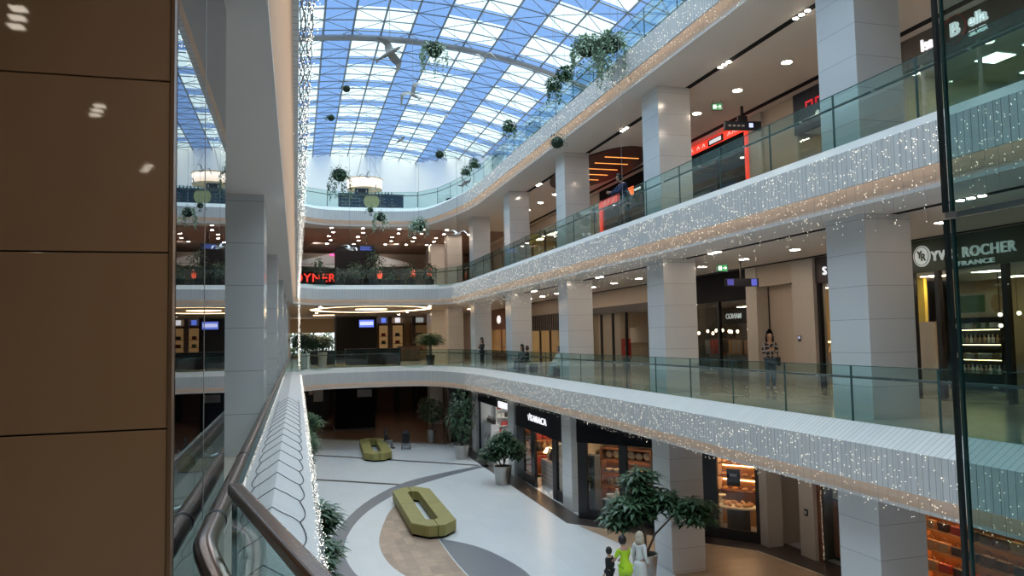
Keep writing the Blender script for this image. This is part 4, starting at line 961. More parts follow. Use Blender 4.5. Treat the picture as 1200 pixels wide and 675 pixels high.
tower(0, 'black lift tower on the ground floor with a pale notice near its top', 2.8, 5.8, 3.85, (.7,2.78), 'grey_panel')
tower(1, 'black lift tower on the lowest gallery with a small blue screen', 2.9, 5.95, 3.55, (.75,2.95))
tower(2, 'black lift tower on the middle gallery behind the bushes', 2.95, 5.9, 3.55)
t = thing('gable_canopy', 'white shallow gable shaped canopy around the black tower of the middle gallery', 'canopy', (4.35,63.3,FZ[2]+1.85))
gp = [(-4.6,.75),(-4.6,1.0),(-1.3,1.78),(1.3,1.78),(4.6,1.0),(4.6,.75),(1.3,.55),(-1.3,.55)]
mb = MB(); f0 = [mb.bm.verts.new((x,0,z)) for x, z in gp]; f1 = [mb.bm.verts.new((x,1.4,z)) for x, z in gp]
mb.bm.faces.new(f0); mb.bm.faces.new(f1[::-1])
for i in range(8): mb.bm.faces.new((f0[i], f1[i], f1[(i+1)%8], f0[(i+1)%8]))
mb.build('canopy_shell', 'wall_white', t)
for x in (-4.2,4.2,-1.2,1.2): mb = MB(); mb.box((x-.08,.6,-1.85), (x+.08,.76,.75)); mb.build('post', 'grey_panel', t)
mb = MB(); mb.box((-4.3,-.05,.8), (4.3,0,.86)); mb.build('edge_band', 'grey_panel', t)
mb = MB(); mb.box((-1.75,-.08,1.55), (-1.35,-.02,1.66)); mb.build('pink_light', mat('pink light', (1,.1,.4,1), .5, emit=(1,.08,.35,1), es=2), t)
# red department store lettering
t = thing('wall_sign', 'glowing red shop lettering low behind the far end bushes of the middle gallery', 'sign', (1.15,57.9,FZ[2]))
mb = MB(); mb.box((-2.9,0,.55), (2.0,.2,1.75)); mb.build('backing', 'black_matte', t)
for x in (-2.8,1.9): mb = MB(); mb.box((x-.05,.02,0), (x+.05,.18,.55)); mb.build('post', 'black', t)
ftext(t, 'BOYNER', 'sign_red', .84, -.16, 1.12, .04, .01, y=-.05, width=3.5)
t = thing('hanging_sign', 'blue lettered information board hanging from the lamp-browned ceiling', 'sign', (4.7,54,12.85))
mb = MB(); mb.box((-.55,-.06,0), (.55,.06,.40)); mb.build('board', 'navy', t)
for k, w_ in enumerate((.42,.34,.38)): mb = MB(); mb.box((-.45,-.07,.08+.1*k), (-.45+w_*2,-.06,.11+.1*k)); mb.build('text_line', 'screen_blue', t)
mb = MB(); mb.box((-.03,-.03,.40), (.03,.03,1.155)); mb.build('hanger', 'black', t)
for i, (x, y, lab) in enumerate(((5.75,55.5,'red lit mannequin shape'),(8.0,54.5,'small red lamp'),(9.0,53.2,'orange red lamp'))):
    t = thing('red_lamp', '%s glowing behind the far glass of the middle gallery%s' % (lab, ', beside the tower' if i == 0 else ' among the bushes'), 'lamp', (x,y,FZ[2]))
    mb = MB(); mb.lathe([(.14,0),(.14,.03),(.03,.05),(.03,.9)], seg=12); mb.build('stand', 'black', t)
    mb = MB(); mb.lathe([(.02,.9),(.17,1.0),(.19,1.25),(.10,1.45),(.02,1.5)], seg=14); mb.build('shade', mat('red glow %d' % i, (.8,.1,.05,1), .5, emit=(1,.10,.05,1), es=1.2), t, smooth=True)
# dark kiosk block and panels of the middle gallery's far hall
def cabinet_row(lv, items):
    for (nm, x0, x1, y, h, mt, lab) in items:
        t = thing(nm, lab, nm.replace('_', ' '), ((x0+x1)/2,y,FZ[lv])); w_ = (x1-x0)/2
        mb = MB(); mb.box((-w_,0,.08), (w_,.7,h)); mb.build('body', mt, t); mb = MB(); mb.box((-w_+.05,.05,0), (w_-.05,.65,.08)); mb.build('base', 'black', t)
        mb = MB(); mb.box((-w_-.04,-.04,h), (w_+.04,.74,h+.05)); mb.build('top', 'black' if mt != 'white' else 'grey_panel', t)
cabinet_row(2, [('kiosk_counter', 6.0, 8.2, 60.2, 1.15, 'navy', 'dark counter beside the black tower of the middle gallery'), ('kiosk_counter', 7.2, 9.6, 64.2, 1.2, 'wood_dark', 'brown counter at the back of the middle gallery hall')])
# lowest gallery far hall: counters, dark grey bar and lit shopfronts along the back
cabinet_row(1, [('bar_counter', 3.2, 6.9, 53.0, 1.05, 'black_matte', 'long dark counter just behind the far glass of the lowest gallery'), ('bar_counter', .9, 2.6, 55.5, .95, 'navy', 'short dark counter near the far windows'), ('bar_counter', 7.6, 9.3, 60, 1.1, 'wood_dark', 'brown counter before the lit far shops')])
for i, (x, w_, lab, mt) in enumerate(((7.2,.8,'narrow golden shop window beside the tower','warm_strip'),(8.4,.9,'second narrow golden shop window beyond the tower','panel_light'),(9.8,1.0,'third narrow golden shop window near the far column','panel_light'),(12.0,1.6,'wide brown shop window with a pale emblem at the far end','shelf_wood'))):
    t = thing('shop_window', lab, 'shop window', (x,77.7,FZ[1]))
    mb = MB(); mb.box((-w_/2-.1,.0,0), (-w_/2,.25,3.2)); mb.box((w_/2,.0,0), (w_/2+.1,.25,3.2)); mb.box((-w_/2-.1,0,3.1), (w_/2+.1,.25,3.3)); mb.build('frame', 'shelf_wood', t)
    mb = MB(); mb.box((-w_/2,.15,0), (w_/2,.2,3.1)); mb.build('lit_back', mat('amber lit board %d' % i, (.34,.19,.075,1), .6, emit=(1,.6,.25,1), es=.15 if i < 3 else .05), t)
    for k in range(3): mb = MB(); mb.box((-w_/2+.06,.05,.5+.75*k), (w_/2-.06,.15,.55+.75*k)); mb.build('shelf', 'shelf_wood', t); mb = MB(); mb.box((-w_/4,.06,.55+.75*k), (w_/5,.13,.85+.75*k)); mb.build('display', GOODS[(i+k)%6], t)
    mb = MB(); mb.box((-w_/4,-.05,3.4), (w_/4,.05,3.9)); mb.build('sign', ['screen_pale','screen_blue','sign_white','sign_grey'][i], t)
for k, x in enumerate((6.9, 8.6, 10.9)):
    mb = MB(); mb.box((x-.18,74,FZ[1]), (x+.18,74.4,8.87)); struct(mb, 'pillar', 'wood_dark')
# greenery outside the far window
mb = MB(); mb.box((-10,82,FZ[1]-.3), (10,100,FZ[1]-.1)); struct(mb, 'ground_outside', 'moss')

# ---- ground floor far hall
for k, (a, b, nm) in enumerate((((9.6,49.8),(13.6,74),'wood'),)):
    mb = MB(); mb.bar((a[0],a[1],1.78), (b[0],b[1],1.78), .15, 3.86); struct(mb, 'wall_right', 'wood_dark')
for i, (x, y, w_, lab) in enumerate(((8.2,74.5,1.6,'dim brown door like panel at the end of the ground floor hall'),(10.2,75,1.3,'dim reddish panel at the end of the ground floor hall'),(6.6,75,1.1,'narrow dim panel beside the tower at the end of the ground floor hall'))):
    t = thing('wall_panel', lab, 'wall panel', (x,y,Z0))
    mb = MB(); mb.box((-w_/2,0,0), (w_/2,.1,3.5)); mb.build('panel', mat('dim brown panel %d' % i, (.20-.04*i,.10,.065,1), .6), t); mb = MB(); mb.box((-w_/2-.08,-.02,0), (-w_/2,.12,3.6)); mb.box((w_/2,-.02,0), (w_/2+.08,.12,3.6)); mb.build('frame', 'black', t)
t = thing('notice_board', 'dim pale poster on a black board in the dark ground floor hall', 'notice board', (1.7,69,Z0+1.0))
mb = MB(); mb.box((-.9,0,-1.0), (.9,.2,1.9)); mb.build('board', 'black', t); mb = MB(); mb.box((-.3,-.02,.6), (.5,0,1.6)); mb.build('poster', 'grey_panel', t); mb = MB(); mb.box((-.7,-.02,1.2), (-.35,0,1.7)); mb.build('poster', 'shelf_light', t)
for k in range(12):  # extra downlights added to lift the dark hall
    downlight([1.8,4.4,7.0,9.0][k%4], 53.5+6.5*(k//4), 1, 'small added downlight in the dark ground floor hall ceiling', 'added downlights of the ground floor far hall', .12, 'lamp_soft')

# ---- top floor bar and lamp
t = thing('bar_counter', 'dark navy bar with a round gold disc behind the top floor glass', 'bar', (4.88,52,FZ[3]))
mb = MB(); mb.box((-2.15,0,0), (2.15,1.2,1.15)); mb.build('body', 'navy', t); mb = MB(); mb.box((-2.2,-.08,1.15), (2.2,1.25,1.22)); mb.build('worktop', 'black', t)
mb = MB(); mb.lathe([(.001,0),(.52,0),(.52,.05),(.001,.05)], (0,-.0,.72), 32, mx=Matrix.Rotation(PI/2, 4, 'X')); mb.build('gold_disc', 'gold', t)
for k in range(8):
    for r_ in range(4):
        x = -2.0+.22*k if k < 6 else .8+.5*(k-6)
        if abs(x) > .6: mb = MB(); mb.box((x,-.012,.2+.22*r_), (x+.16,0,.26+.22*r_)); mb.build('menu_line', mat('menu grey', (.12,.15,.18,1), .5) if (k, r_) == (0, 0) else bpy.data.materials['menu grey'], t)
t = thing('coffee_machine', 'dark coffee machine on the top floor bar', 'coffee machine', (4.25,52.5,FZ[3]+1.22))
mb = MB(); mb.box((-.45,-.25,.0), (.45,.25,.42)); mb.build('body', 'black', t); mb = MB(); mb.tube([(-.3,-.3,.3),(-.3,-.3,.12)], .03, 8); mb.tube([(.3,-.3,.3),(.3,-.3,.12)], .03, 8); mb.build('spout', 'steel', t); mb = MB(); mb.box((-.4,-.24,.42), (.4,.2,.46)); mb.build('cup_rail', 'steel', t)
for k in range(6): good('bottle', GOODS[4], (5.2+.22*k, 52.5, FZ[3]+1.22), 0, 'dark bottle standing on the top floor bar', 'bottles on the top floor bar', 'bottle', 1.5)
t = thing('drum_pendant', 'big pale drum pendant lamp hanging above the top floor bar', 'lamp', (4.85,57,17.75))
mb = MB(); mb.lathe([(1.25,.0),(1.3,.75)], seg=36); mb.lathe([(.001,.02),(1.22,.02)], seg=36); mb.build('drum_shade', mat('lit cream drum', (.9,.8,.7,1), .6, emit=(1,.80,.62,1), es=.9), t, smooth=True)
mb = MB(); mb.lathe([(1.28,-.03),(1.28,.03)], seg=36); mb.lathe([(1.33,.72),(1.33,.78)], seg=36); mb.build('rim', 'gold', t)
for a in (0, 2.1, 4.2): mb = MB(); mb.tube([(1.2*math.cos(a),1.2*math.sin(a),.75),(0,0,3.45)], .012, 5); mb.build('wire', 'wire', t)
t = thing('wall_box', 'small black speaker box on the slanted white wall of the top floor', 'speaker', (11.35,57.3,17.2), math.atan2(-9.2,5.2))
mb = MB(); mb.box((-.25,-.22,-.18), (.25,0,.18)); mb.build('housing', 'black', t); mb = MB(); mb.box((-.22,-.235,-.15), (.22,-.22,.15)); mb.build('grille', 'black_matte', t)

# ------------------------------------------------------------------ hanging signs in the galleries
def exit_sign(p, label):
    t = thing('exit_sign', label, 'exit sign', p, -R(20))
    mb = MB(); mb.box((-.17,-.02,-.22), (.17,.02,0)); mb.build('housing', 'black', t); mb = MB(); mb.box((-.15,-.026,-.205), (.15,-.02,-.015)); f = mb.build('green_face', 'exit_green', t)
    mb = MB(); mb.box((-.12,-.032,-.17), (-.02,-.026,-.05)); mb.bar((.01,-.03,-.11), (.12,-.03,-.11), .006, .02); mb.bar((.08,-.03,-.07), (.12,-.03,-.11), .006, .02); mb.bar((.08,-.03,-.15), (.12,-.03,-.11), .006, .02); mb.build('pictogram', 'sign_white', f)
    for x in (-.12,.12): mb = MB(); mb.box((x-.006,-.006,0), (x+.006,.006,.10)); mb.build('hanger', 'wire', t)
exit_sign((12.8,21.2,13.92), 'small green exit sign under the middle gallery ceiling'); exit_sign((12.6,20.9,8.77), 'small green exit sign under the lowest gallery ceiling')
t = thing('direction_sign', 'black hanging direction sign under the middle gallery ceiling beside the red edge post', 'direction sign', (13.95,21.6,13.35), -R(8))
mb = MB(); mb.box((-.62,-.06,-.12), (.62,.06,.16)); mb.build('board', 'navy', t); mb = MB(); mb.box((.2,-.07,-.04), (.34,-.06,.1)); mb.build('arrow_mark', 'screen_pale', t)
for k in range(4): mb = MB(); mb.box((-.5+.15*k,-.07,-.02), (-.41+.15*k,-.06,.04)); mb.build('text_mark', 'grey_panel', t)
mb = MB(); mb.box((-.16,-.05,.16), (.16,.05,.34)); mb.box((-.04,-.03,.34), (.04,.03,.67)); mb.build('hanger', 'black', t)
t = thing('direction_sign', 'dark hanging direction sign with blue marks under the lowest gallery ceiling', 'direction sign', (13.1,20.7,8.2), -R(8))
mb = MB(); mb.box((-.55,-.05,-.12), (.55,.05,.12)); mb.build('board', 'black_matte', t)
mb = MB(); mb.box((-.45,-.06,-.08), (-.25,-.05,.1)); mb.build('blue_mark', mat('dim blue mark', (.03,.03,.2,1), .5, emit=(.10,.10,.6,1), es=.25), t); mb = MB(); mb.box((.32,-.06,-.1), (.5,-.05,.1)); mb.build('blue_mark', mat('blue arrow mark', (.05,.05,.3,1), .5, emit=(.12,.16,.7,1), es=.5), t)
mb = MB(); mb.box((-.02,-.02,.12), (.02,.02,.67)); mb.build('hanger', 'black', t)

# ------------------------------------------------------------------ plants
def leaves(mb, c, rad, n, L, W, droop=.3, mi=0, shell=.35, fan=0):
    c = Vector(c)
    for _ in range(n):
        while True:
            d = Vector((random.uniform(-1,1), random.uniform(-1,1), random.uniform(-1,1)))
            if shell < d.length <= 1: break
        p = c+Vector((d.x*rad[0], d.y*rad[1], d.z*rad[2]))
        k = fan or 1
        base_a = random.uniform(0, 2*PI)
        for q in range(k):
            if fan:
                a = base_a+2*PI*q/k; dr = Vector((math.cos(a), math.sin(a), random.uniform(-.4,.25)))
            else: dr = (d.normalized()+Vector((random.gauss(0,.6), random.gauss(0,.6), random.gauss(0,.5)-droop)))
            dr.normalize(); l = L*random.uniform(.7,1.2); w_ = W*random.uniform(.8,1.2)
            sd = dr.cross(Vector((0,0,1))); sd = sd.normalized() if sd.length > .05 else Vector((1,0,0)); up = sd.cross(dr)
            tip = p+dr*l-Vector((0,0,l*droop*.6)); mid = p+dr*l*.5+up*l*.08
            v = [mb.bm.verts.new(x) for x in (p, mid+sd*w_/2, tip, mid-sd*w_/2)]
            m_ = mb.bm.verts.new(mid+up*l*.03)
            for a_, b_ in ((0,1),(1,2),(2,3),(3,0)): f = mb.bm.faces.new((v[a_], v[b_], m_)); f.material_index = mi
def planter(t, r, h, mt='steel'):
    mb = MB(); mb.lathe([(r*.78,0),(r*.80,.02),(r,h-.02),(r*1.04,h),(r*.94,h),(r*.92,h-.06),(.001,h-.06)], seg=24); mb.build('planter', mt, t, smooth=False)
    mb = MB(); mb.lathe([(r*.9,h-.055),(.001,h-.03)], seg=20); mb.build('soil', 'soil', t)
def potted(name, label, loc, h, pr, ph, blobs, n, L, W, mt='leaf', trunks=2, fan=0, pot='steel', group=None):
    t = thing(name, label, 'potted plant', loc, random.uniform(0,6), group)
    t.rotation_euler.z = 0
    planter(t, pr, ph, pot)
    for k in range(trunks):
        b = blobs[k % len(blobs)]; mb = MB(); x, y = .05*math.cos(2.4*k), .05*math.sin(2.4*k)
        mb.tube([(x,y,ph-.06),(x*1.4+b[0][0]*.2,y+b[0][1]*.2,ph+(b[0][2]-ph)*.45),(b[0][0]*.7,b[0][1]*.7,b[0][2]),(b[0][0],b[0][1],b[0][2]+b[1][2]*.5)], [.035,.03,.022,.01], 7); mb.build('trunk', 'trunk', t, smooth=True)
    mb = MB()
    for c, r_ in blobs:
        leaves(mb, c, r_, int(n*r_[0]*r_[1]*r_[2]*30)+18, L, W*(.8 if fan else 1), .14 if fan else .3, fan=fan, shell=.1 if fan else .35)
    mb.build('foliage', mt, t, fix=False)
    return t
potted('potted_tree', 'potted tree in a grey metal planter beside the black framed gift shop', (9.25,35.1,Z0), 2.2, .42, .85, [((0,0,1.75),(.75,.75,.5)),((-.55,.1,1.35),(.5,.5,.35)),((.5,-.2,1.5),(.55,.5,.4)),((.05,0,2.15),(.4,.4,.3))], 30, .34, .11, 'leaf', 3, 5)
potted('potted_tree', 'tall dense potted tree in a steel planter at the far corner of the ground floor', (9.0,43.2,Z0), 3.5, .42, .8, [((0,0,2.4),(.85,.8,.9)),((.1,0,3.3),(.7,.7,.6)),((0,0,1.5),(.6,.6,.4))], 24, .30, .10, 'leaf', 2, 0)
potted('potted_tree', 'dark round potted tree in shadow before the wooden ground floor wall', (8.6,51.0,Z0), 2.8, .3, .8, [((0,0,2.1),(.85,.8,.75)),((-.3,0,2.6),(.5,.5,.4))], 30, .28, .10, 'leaf', 1, 0)
potted('potted_tree', 'large spreading umbrella leaved plant beside the nearest pale column, above the people', (9.3,20.0,Z0), 3.2, .36, .75, [((-.15,.1,2.0),(.75,.6,.38)),((.05,.2,2.65),(.42,.4,.5)),((1.15,-.7,1.95),(.62,.45,.36)),((-.65,0,1.72),(.45,.4,.28)),((.5,-.2,2.2),(.4,.4,.3))], 20, .40, .13, 'leaf', 3, 7)
for i, (px, py, Y, lab, r_) in enumerate(((372,606,17.5,'umbrella leaved plant top rising beside the light garland, upper of the two',.42),(376,650,16.0,'umbrella leaved plant top rising beside the light garland, lower of the two',.36))):
    p = at(px, py, Y); h = p.z-Z0
    potted('potted_tree', lab, (p.x,Y,Z0), h, .3, .6, [((0,0,h),(r_,r_,r_*.7)),((.05,.1,h-.5),(r_*.5,r_*.5,r_*.6))], 46, .34, .10, 'leaf', 2, 7)
for i, (px, py, Y, lab) in enumerate(((362,497,41,'slim green plant beside the garlanded ledge near the far stripes'),(357,520,36,'second slim green plant beside the garlanded ledge'),)):
    p = at(px, py, Y); h = p.z-Z0
    potted('potted_tree', lab, (p.x,Y,Z0), h, .3, .6, [((0,0,h),(.7,.6,.55)),((0,0,h-.7),(.4,.4,.5))], 20, .3, .1, 'leaf_mid', 2, 5)
# far end of the lowest gallery
potted('potted_palm', 'potted palm behind the far glass of the lowest gallery near the beige columns', (8.6,51.0,FZ[1]), 2.1, .3, .6, [((0,0,1.55),(.6,.5,.3)),((0,0,1.8),(.35,.3,.2))], 26, .75, .06, 'leaf', 3, 6, 'black')
potted('potted_palm', 'dark potted plant at the far window end of the lowest gallery', (.45,50.6,FZ[1]), 2.1, .36, .9, [((0,0,1.7),(.8,.6,.5)),((.5,.1,1.5),(.5,.4,.4))], 30, .4, .1, 'leaf', 2, 6, 'white')
potted('potted_palm', 'second dark potted plant at the far window, in a tall pale planter', (1.6,51.2,FZ[1]), 2.0, .3, .95, [((0,0,1.6),(.6,.5,.4))], 30, .4, .1, 'leaf', 2, 6, 'wall_stone')
for i, x in enumerate((-2.2,-.4,1.3,3.1)):
    t = thing('shrub', 'green shrub growing outside the far window, %s from the tower' % ['fourth','third','second','first'][i], 'shrub', (x,84+1.8*(i%2),FZ[1]-.1))
    mb = MB(); leaves(mb, (0,0,1.6), (1.0,.8,1.7), 300, .5, .22); mb.build('foliage', 'leaf_mid', t, fix=False); mb = MB(); mb.tube([(0,0,0),(0,0,1.8)], .06, 6); mb.build('stem', 'trunk', t)
# far end of the middle gallery: bushes and trees in boxes
for i, (x, y, h, r_, lab) in enumerate(((1.5,50.9,1.6,.45,'upright bush above the red lettering'),(2.7,51.2,.95,.5,'low bush before the black tower'),(3.9,51.4,1.45,.7,'full bush before the black tower'),(5.0,51.0,2.1,.6,'tallest arching bush, under the hanging blue board'),(6.1,51.3,1.2,.45,'bush beside the red lit shape'),(7.4,51.2,1.35,.5,'bush near the small red lamp'),(8.65,51.2,1.35,.6,'rounded bush beside the far corner column'))):
    potted('potted_shrub', '%s behind the far glass of the middle gallery' % lab, (x,y,FZ[2]), h, .34, .5, [((0,0,h*.72),(r_,r_*.8,h*.30)),((random.uniform(-.2,.2),0,h),(r_*.6,r_*.6,.28))], 34, .26, .10, 'leaf', 2, 0, 'black')

# hanging moss balls and planters
def wire_up(t, p, x=0, y=0, z0=0):
    zr = arc_z(p.x+x)-.05-p.z
    mb = MB(); mb.tube([(x,y,z0),(x*.3,y*.3,zr)], .006, 4); mb.build('wire', 'wire', t)
def arc_z(x):
    return RC[1]+math.sqrt(max(0, RR**2-(x-RC[0])**2))
def hanging(label, px, py, Y, r, strands=0, L=.8, mt='leaf_pale', crown=0, name='hanging_planter', lw=(.13,.07)):
    p = at(px, py, Y); t = thing(name, label, 'hanging plant', p)
    mb = MB(); mb.ell((0,0,0), (r,r,r*.95), 18, 12); mb.build('moss_ball', 'moss', t, smooth=True)
    if strands:
        mb = MB()
        if crown: leaves(mb, (0,0,r*.45), (max(.3,r*1.35),max(.3,r*1.35),max(.22,r*.8)), crown, lw[0], lw[1], .2, shell=.5)
        for k in range(strands):
            a = random.uniform(0, 2*PI); l = L*random.uniform(.35,1); q = Vector((math.cos(a),math.sin(a),0)); n = int(l/.045)+4
            for j in range(n):
                f = j/n; pt = q*(r*(.8+.75*min(1, f*2.2)))+Vector((0,0,r*.55+r*.35*math.sin(min(1, f*2)*PI)*.8-f*l)); pt += Vector((random.gauss(0,.03),random.gauss(0,.03),random.gauss(0,.02)))
                leaves(mb, pt, (.02,.02,.02), 1, lw[0]*.85, lw[1], .4, shell=0)
        mb.build('trailing_foliage', mt, t, fix=False)
    wire_up(t, p, 0, 0, r*.9)
    return t
hanging('hanging planter with trailing vines in front of the big roof arch', 509, 58, 30, .34, 26, 1.2, 'leaf_pale', 60)
hanging('largest hanging planter, full of pale trailing leaves before the topmost gallery edge', 688, 56, 21.5, .30, 44, 1.0, 'leaf_pale', 330)
hanging('second pale trailing planter hanging close to the topmost gallery edge beside the largest one', 716, 52, 21.0, .30, 34, 1.5, 'leaf_pale', 300)
hanging('small dark leafy hanging clump below the largest pale planter', 662, 88, 26, .16, 14, .4, 'leaf_mid', 330)
hanging('dark leafy hanging clump seen against the glass under the largest planter', 649, 101, 27, .15, 16, .8, 'leaf_mid', 300)
hanging('plain dark moss ball hanging in front of the columns of the middle gallery', 653, 167, 22, .19, 5, .18, 'leaf_mid', 90, lw=(.07,.04))
hanging('dark leafy clump hanging beside a gull over the topmost gallery glass', 597, 150, 33, .20, 16, .6, 'leaf_mid', 320)
hanging('hanging planter with two arching vines before the white top floor wall', 398, 205, 38, .34, 22, 1.5, 'leaf_mid', 60)
hanging('hanging moss ball with a pale tail of leaves under the top floor bar', 446, 254, 40, .26, 18, 1.0, 'leaf_pale', 20)
hanging('round pale leaved hanging planter over the far edge of the topmost gallery', 491, 264, 38, .32, 26, .8, 'leaf_pale', 140)
hanging('bare dark moss ball hanging under the skylight, higher of the pair near the garland', 406, 104, 35, .17, 3, .2, 'leaf', 0)
hanging('bare dark moss ball hanging under the skylight, lower of the pair near the garland', 388, 138, 38, .17, 3, .3, 'leaf', 0)
hanging('dark moss ball hanging where the skylight meets the white far wall', 515, 181, 44, .24, 6, .3, 'leaf', 40)
hanging('dark leafy clump over the topmost gallery glass at the far corner, upper of two', 556, 193, 40, .18, 10, .4, 'leaf_mid', 240)
hanging('dark leafy clump over the topmost gallery glass at the far corner, lower of two', 546, 201, 41, .16, 10, .35, 'leaf_mid', 200)
hanging('tiny hanging vine below the far bar near the arch lamp', 434, 246, 42, .16, 6, .4, 'leaf_mid', 20)

# gulls
def gull(label, px, py, Y, span, body, wing, mt='gull', up=.35, tilt=0):
    """body and wing: directions of the body axis and wing axis as seen from the gallery"""
    p = at(px, py, Y); t = thing('gull', label, 'hanging bird', p)
    s = span; yb = (RT*body[0]-UP*body[1]+FW*tilt*Vector(body).length).normalized(); xw = (RT*wing[0]-UP*wing[1]); xw = (xw-yb*xw.dot(yb)).normalized(); zz_ = xw.cross(yb)
    mx = Matrix((xw, yb, zz_)).transposed().to_4x4()
    mb = MB(); prof = [(.003,-.34),(.018,-.30),(.045,-.16),(.058,0),(.052,.12),(.034,.19),(.036,.225),(.028,.26),(.010,.285),(.003,.32)]
    mb.lathe(prof, seg=12, sc=(s,s,s), mx=Matrix.Rotation(-PI/2, 4, 'X')); xf(mb, mx); mb.build('body', mt, t, smooth=True)
    for sd in (-1, 1):
        mb = MB(); pts = [(0.03,.10,-.09,.012,.03),(.17,.13,-.07,.010,.10),(.27,.14,-.02,.008,.11),(.38,.06,-.06,.006,.07),(.50,-.07,-.115,.003,.02)]
        up_, dn = [], []
        for x, yf, yb, th, z in pts:
            zz = z*up/.35
            up_.append([(sd*x*s,yf*s,(zz+th)*s),(sd*x*s,yb*s,(zz+th*.3)*s)]); dn.append([(sd*x*s,yf*s,(zz-th)*s),(sd*x*s,yb*s,(zz-th*.3)*s)])
        for A, B in zip(zip(up_, dn), zip(up_[1:], dn[1:])):
            (u0, d0), (u1, d1) = A, B
            mb.face((u0[0],u1[0],u1[1],u0[1])); mb.face((d0[0],d0[1],d1[1],d1[0])); mb.face((u0[0],d0[0],d1[0],u1[0])); mb.face((u0[1],u1[1],d1[1],d0[1]))
        mb.face((up_[-1][0],dn[-1][0],dn[-1][1],up_[-1][1])); bmesh.ops.remove_doubles(mb.bm, verts=mb.bm.verts, dist=1e-4)
        xf(mb, mx); mb.build('wing', mt, t)
    mb = MB(); mb.prism([(-.02*s,-.28*s),(.02*s,-.28*s),(.07*s,-.42*s),(0,-.39*s),(-.07*s,-.42*s)], -.006*s, .006*s); xf(mb, mx); mb.build('tail', mt, t)
    mb = MB(); mb.lathe([(.012,0),(.002,.06)], (0,.31*s,0), 8, sc=(s,s,s), mx=Matrix.Rotation(-PI/2, 4, 'X')); xf(mb, mx); mb.build('beak', 'gull', t)
    wire_up(t, p, 0, 0, .05*s)
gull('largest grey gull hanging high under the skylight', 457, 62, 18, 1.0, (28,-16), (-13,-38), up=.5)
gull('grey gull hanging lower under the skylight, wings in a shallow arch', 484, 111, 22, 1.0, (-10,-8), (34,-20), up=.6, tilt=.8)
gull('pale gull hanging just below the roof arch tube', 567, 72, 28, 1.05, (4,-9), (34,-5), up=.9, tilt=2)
gull('white gull gliding in front of the beige far column of the middle gallery', 536, 274, 33, 1.05, (6,-2), (30,1), 'gull_white', .4, 2.5)
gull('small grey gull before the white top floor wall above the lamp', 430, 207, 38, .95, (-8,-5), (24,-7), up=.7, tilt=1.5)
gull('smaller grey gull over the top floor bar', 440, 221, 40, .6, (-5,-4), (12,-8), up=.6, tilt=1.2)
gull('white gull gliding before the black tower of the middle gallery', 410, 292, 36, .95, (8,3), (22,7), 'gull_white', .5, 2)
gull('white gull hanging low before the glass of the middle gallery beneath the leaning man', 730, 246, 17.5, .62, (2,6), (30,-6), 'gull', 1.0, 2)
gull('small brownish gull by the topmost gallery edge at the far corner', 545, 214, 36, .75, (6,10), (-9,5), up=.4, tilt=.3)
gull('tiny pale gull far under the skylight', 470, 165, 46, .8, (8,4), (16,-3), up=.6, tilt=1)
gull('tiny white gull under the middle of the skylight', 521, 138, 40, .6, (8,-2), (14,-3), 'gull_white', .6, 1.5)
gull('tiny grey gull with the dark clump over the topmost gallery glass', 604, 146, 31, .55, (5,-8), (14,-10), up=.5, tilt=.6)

# ------------------------------------------------------------------ benches
def bench_proto(label, loc, rz):
    t = thing('ring_bench', label, 'bench', loc, rz, None)
    W, Lh, ch = .79, 3.6, .5; w2, l2, c2 = .22, 2.65, .13
    def octo(w_, l_, c): return [(-w_+c,-l_),(w_-c,-l_),(w_,-l_+c*1.3),(w_,l_-c*1.3),(w_-c,l_),(-w_+c,l_),(-w_,l_-c*1.3),(-w_,-l_+c*1.3)]
    O, I = octo(W, Lh, ch), octo(w2, l2, c2)
    # four upholstered segments split by seams at the ends and the sides
    def seg(idx, cut0, cut1):
        mb = MB(); o = [cut0[0]]+[O[i] for i in idx]+[cut1[0]]; n_ = [cut0[1]]+[I[i] for i in idx]+[cut1[1]]
        poly = o+n_[::-1]; mb.prism(poly, .08, .46); return mb
    e = .008
    cuts = {'S': ((.05,-Lh),(.05,-l2)), 'E': ((W,.0),(w2,.0)), 'N': ((-.05,Lh),(-.05,l2)), 'W': ((-W,.3),(-w2,.3))}
    def sh(c, dx, dy): return ((c[0][0]+dx,c[0][1]+dy),(c[1][0]+dx,c[1][1]+dy))
    for idx, a, b in (((1,2), sh(cuts['S'],e,0), sh(cuts['E'],0,-e)), ((3,4), sh(cuts['E'],0,e), sh(cuts['N'],e,0)), ((5,6), sh(cuts['N'],-e,0), sh(cuts['W'],0,e)), ((7,0), sh(cuts['W'],0,-e), sh(cuts['S'],-e,0))):
        ob = seg(idx, a, b).build('seat_segment', 'olive', t, bevel=.03)
    mb = MB(); Ob, Ib = octo(W-.06, Lh-.06, ch), octo(w2+.05, l2+.05, c2)
    for i in range(8):
        j = (i+1) % 8; mb.face((Ob[i]+(0,),Ob[j]+(0,),Ob[j]+(.09,),Ob[i]+(.09,))); mb.face((Ib[i]+(0,),Ib[j]+(0,),Ib[j]+(.09,),Ib[i]+(.09,))); mb.face((Ob[i]+(.0,),Ob[j]+(.0,),Ib[j]+(.0,),Ib[i]+(.0,)))
    mb.build('recessed_base', 'black_matte', t)
    return t
b1 = bench_proto('olive green oblong ring bench standing over the wood inlay', (4.64,30.0,Z0+.003), R(-.6))
dup(b1, (4.55,47.6,Z0+.002), R(-2), 'olive green oblong ring bench further back by the dark stripes')

